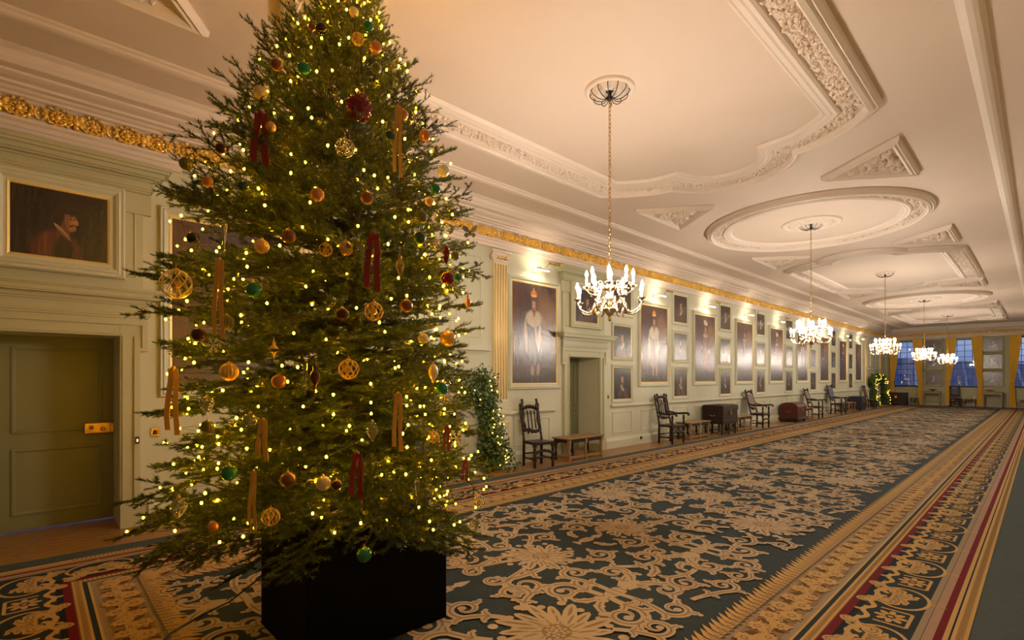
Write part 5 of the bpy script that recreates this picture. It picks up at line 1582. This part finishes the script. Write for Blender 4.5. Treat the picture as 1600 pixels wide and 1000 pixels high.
ORN = [
 ('finial', 487, 42, 6, 'brown', 'bronze finial at the left near the very top of the tree', 13),
 ('ball', 502, 44, 8, 'dark', 'near-black bauble close to the tree top'),
 ('glitter', 553, 19, 7, 'pale', 'pale gold bauble highest on the tree'),
 ('ball', 575, 41, 8, 'green', 'emerald bauble at the tip of the tree, right side'),
 ('lattice', 559, 61, 9, 'gold', 'gold wire bauble just below the tree top'),
 ('glitter', 587, 74, 9, 'copper', 'glittering copper bauble upper right near the tree top'),
 ('ball', 432, 101, 9, 'brown', 'bronze bauble on the outermost upper left branch'),
 ('ball', 475, 107, 10, 'green', 'green glass bauble upper left beside a bronze one'),
 ('ball', 588, 107, 8, 'olive', 'olive gold bauble upper right under the copper one'),
 ('glitter', 561, 168, 20, 'crimson', 'large dark crimson sequinned bauble, biggest on the tree'),
 ('ball', 630, 179, 8, 'copper', 'copper bauble on the upper right edge above another copper one'),
 ('ball', 664, 212, 9, 'copper', 'copper bauble farthest out on the upper right edge'),
 ('ball', 609, 212, 8, 'dgreen', 'dark green bauble below the large crimson one'),
 ('lattice', 539, 231, 14, 'silver', 'silvery wire bauble centred in the upper tree'),
 ('glitter', 407, 145, 10, 'pale', 'champagne glitter bauble on the upper left edge'),
 ('ball', 423, 199, 8, 'gold', 'gold bauble beside the upper red ribbon'),
 ('icicle', 525, 158, 4, 'amber', 'gold glass icicle left of the large crimson bauble', 12),
 ('ribbon', 408, 222, 16, 'red', 'long red velvet ribbon on the upper left of the tree', 44),
 ('ribbon', 622, 222, 8, 'rgold', 'gold ribbon hanging on the upper right of the tree', 56),
 ('flute', 291, 256, 10, 'olive', 'dark olive bauble on the far left branch tip, highest there'),
 ('ball', 324, 284, 8, 'copper', 'copper bauble inside the left edge below the olive one'),
 ('ball', 379, 291, 8, 'dgreen', 'small dark green bauble left of the central lights'),
 ('ball', 345, 232, 8, 'burg', 'burgundy bauble by the upper left edge'),
 ('ball', 301, 372, 9, 'dark', 'near-black bauble at the left edge, mid height'),
 ('lattice', 275, 444, 22, 'pale', 'large open wire globe at the left edge of the tree'),
 ('icicle', 350, 372, 6, 'clear', 'clear glass icicle at the left, mid height', 26),
 ('flute', 409, 385, 11, 'gold', 'fluted gold bauble left of centre'),
 ('lattice', 509, 390, 10, 'gold', 'gold wire bauble at mid height, left of a gold glitter one'),
 ('flute', 451, 369, 11, 'brown', 'fluted bronze bauble left of centre, mid height'),
 ('ball', 396, 453, 12, 'green', 'emerald bauble left of centre at mid height'),
 ('ribbon', 343, 468, 10, 'rgold', 'long gold ribbon down the left side of the tree', 62),
 ('ball', 311, 523, 11, 'burg', 'burgundy bauble at the left edge below mid height'),
 ('flute', 354, 504, 12, 'olive', 'fluted olive bauble on the left, below mid height'),
 ('finial', 428, 545, 7, 'gold', 'gold bell-shaped drop left of centre', 16),
 ('glitter', 496, 304, 10, 'copper', 'copper pinecone-like glitter bauble near the brightest light'),
 ('flake', 339, 540, 12, 'white', 'white snowflake ornament low on the left'),
 ('flute', 573, 309, 10, 'brown', 'fluted bronze bauble right of the brightest light'),
 ('glitter', 535, 491, 10, 'burg', 'burgundy glitter bauble in the middle of the tree'),
 ('glitter', 540, 388, 11, 'gold', 'gold glitter bauble in the middle of the tree'),
 ('icicle', 566, 405, 4, 'clear', 'clear glass icicle left of the central red ribbon', 28),
 ('ribbon', 583, 411, 14, 'red', 'red velvet ribbon in the centre of the tree', 45),
 ('finial', 625, 415, 7, 'amber', 'amber glass finial right of the central red ribbon', 26),
 ('ball', 635, 478, 10, 'brown', 'bronze bauble right of centre'),
 ('ball', 655, 372, 10, 'dgreen', 'dark green bauble on the right side, mid height'),
 ('glitter', 658, 339, 10, 'olive', 'olive gold glitter bauble on the right side'),
 ('ball', 671, 315, 7, 'gold', 'small gold bauble on the right side, above mid height'),
 ('ball', 680, 295, 8, 'green', 'emerald bauble on the right edge, above mid height'),
 ('glitter', 693, 267, 9, 'white', 'white glitter bauble on the right edge under a long branch'),
 ('egg', 682, 342, 8, 'clear', 'clear glass egg on the right edge, mid height', 13),
 ('ball', 701, 358, 8, 'clear', 'clear glass bauble on the right edge near the butterfly'),
 ('egg', 697, 398, 6, 'crimson', 'red glass teardrop on the right edge', 16),
 ('ball', 711, 400, 7, 'olive', 'olive bauble beside the red teardrop'),
 ('ball', 714, 433, 7, 'green', 'small emerald bauble on the right edge'),
 ('glitter', 700, 435, 10, 'crimson', 'crimson glitter bauble on the right edge'),
 ('finial', 731, 472, 5, 'copper', 'copper drop on the outermost right branch', 16),
 ('glitter', 700, 529, 12, 'gold', 'gold mirrored bauble on the right edge below mid height'),
 ('glitter', 661, 529, 8, 'pale', 'small champagne bauble left of the gold mirrored one'),
 ('butterfly', 735, 366, 11, 'white', 'grey-blue butterfly perched on a right branch tip'),
 ('lattice', 584, 487, 14, 'gold', 'gold filigree ball right of the middle of the tree'),
 ('lattice', 680, 383, 9, 'silver', 'silver wire ball on the right side'),
 ('flute', 358, 581, 14, 'gold', 'large fluted gold bauble on the left, lower half'),
 ('ball', 436, 596, 11, 'copper', 'copper bauble left of the lower clear icicle'),
 ('icicle', 477, 592, 5, 'clear', 'clear glass icicle in the lower middle', 28),
 ('finial', 492, 589, 8, 'burg', 'burgundy finial beside the lower clear icicle', 28),
 ('ball', 323, 630, 11, 'clear', 'clear glass bauble low on the left'),
 ('ball', 391, 656, 11, 'clear', 'clear glass bauble left of the tagged gold ribbon'),
 ('flute', 324, 667, 10, 'olive', 'fluted olive bauble under a clear one, low left'),
 ('ribbon', 271, 628, 12, 'rgold', 'gold ribbon hanging at the left edge of the tree', 52),
 ('ball', 358, 739, 12, 'green', 'emerald bauble low on the left beside a bright light'),
 ('egg', 279, 794, 12, 'clear', 'pointed clear glass drop lowest on the left', 18),
 ('ball', 450, 750, 12, 'brown', 'dark bronze bauble low in the middle'),
 ('glitter', 505, 755, 11, 'pale', 'champagne glitter bauble low in the middle'),
 ('ribbon', 411, 688, 10, 'rgold', 'short gold ribbon low left of centre', 32),
 ('ribbon', 396, 782, 7, 'rgold', 'gold ribbon lowest on the tree', 46),
 ('lattice', 423, 808, 13, 'gold', 'gold wire ball low beside the lowest gold ribbon'),
 ('ball', 333, 823, 8, 'copper', 'small copper bauble near the lower left edge'),
 ('lattice', 545, 577, 15, 'gold', 'open gold wire globe in the lower middle'),
 ('egg', 677, 583, 8, 'pale', 'frosted champagne egg on the right, lower half', 16),
 ('ball', 690, 607, 10, 'green', 'emerald bauble on the right, lower half'),
 ('lattice', 698, 621, 9, 'silver', 'silver wire ball under the lower right emerald bauble'),
 ('egg', 582, 674, 9, 'clear', 'clear glass egg low right of centre', 17),
 ('ribbon', 622, 660, 9, 'rgold', 'gold ribbon low right of centre', 45),
 ('lattice', 677, 683, 9, 'gold', 'gold wire ball low on the right'),
 ('flake', 714, 684, 13, 'white', 'white snowflake ornament low on the right'),
 ('butterfly', 662, 698, 11, 'white', 'pale blue butterfly low on the right'),
 ('ribbon', 698, 686, 6, 'red', 'short red ribbon left of the right snowflake', 20),
 ('ribbon', 558, 745, 12, 'red', 'dark red ribbon low in the middle', 36),
 ('ball', 526, 758, 8, 'burg', 'small burgundy bauble left of the low red ribbon'),
 ('icicle', 652, 770, 5, 'clear', 'beaded glass icicle low on the right', 22),
 ('ball', 569, 867, 12, 'green', 'green bauble hanging lowest, in front of the black planter'),
 ('ball', 676, 785, 6, 'clear', 'tiny clear bauble low on the right'),
 ('lattice', 749, 783, 9, 'silver', 'silver wire ball at the lower right edge'),
 ('ribbon', 727, 736, 6, 'red', 'short dark red ribbon at the lower right edge', 17),
 ('ball', 741, 820, 9, 'clear', 'clear glass bauble lowest on the right edge'),
]
for t in ORN: ornament(*t)
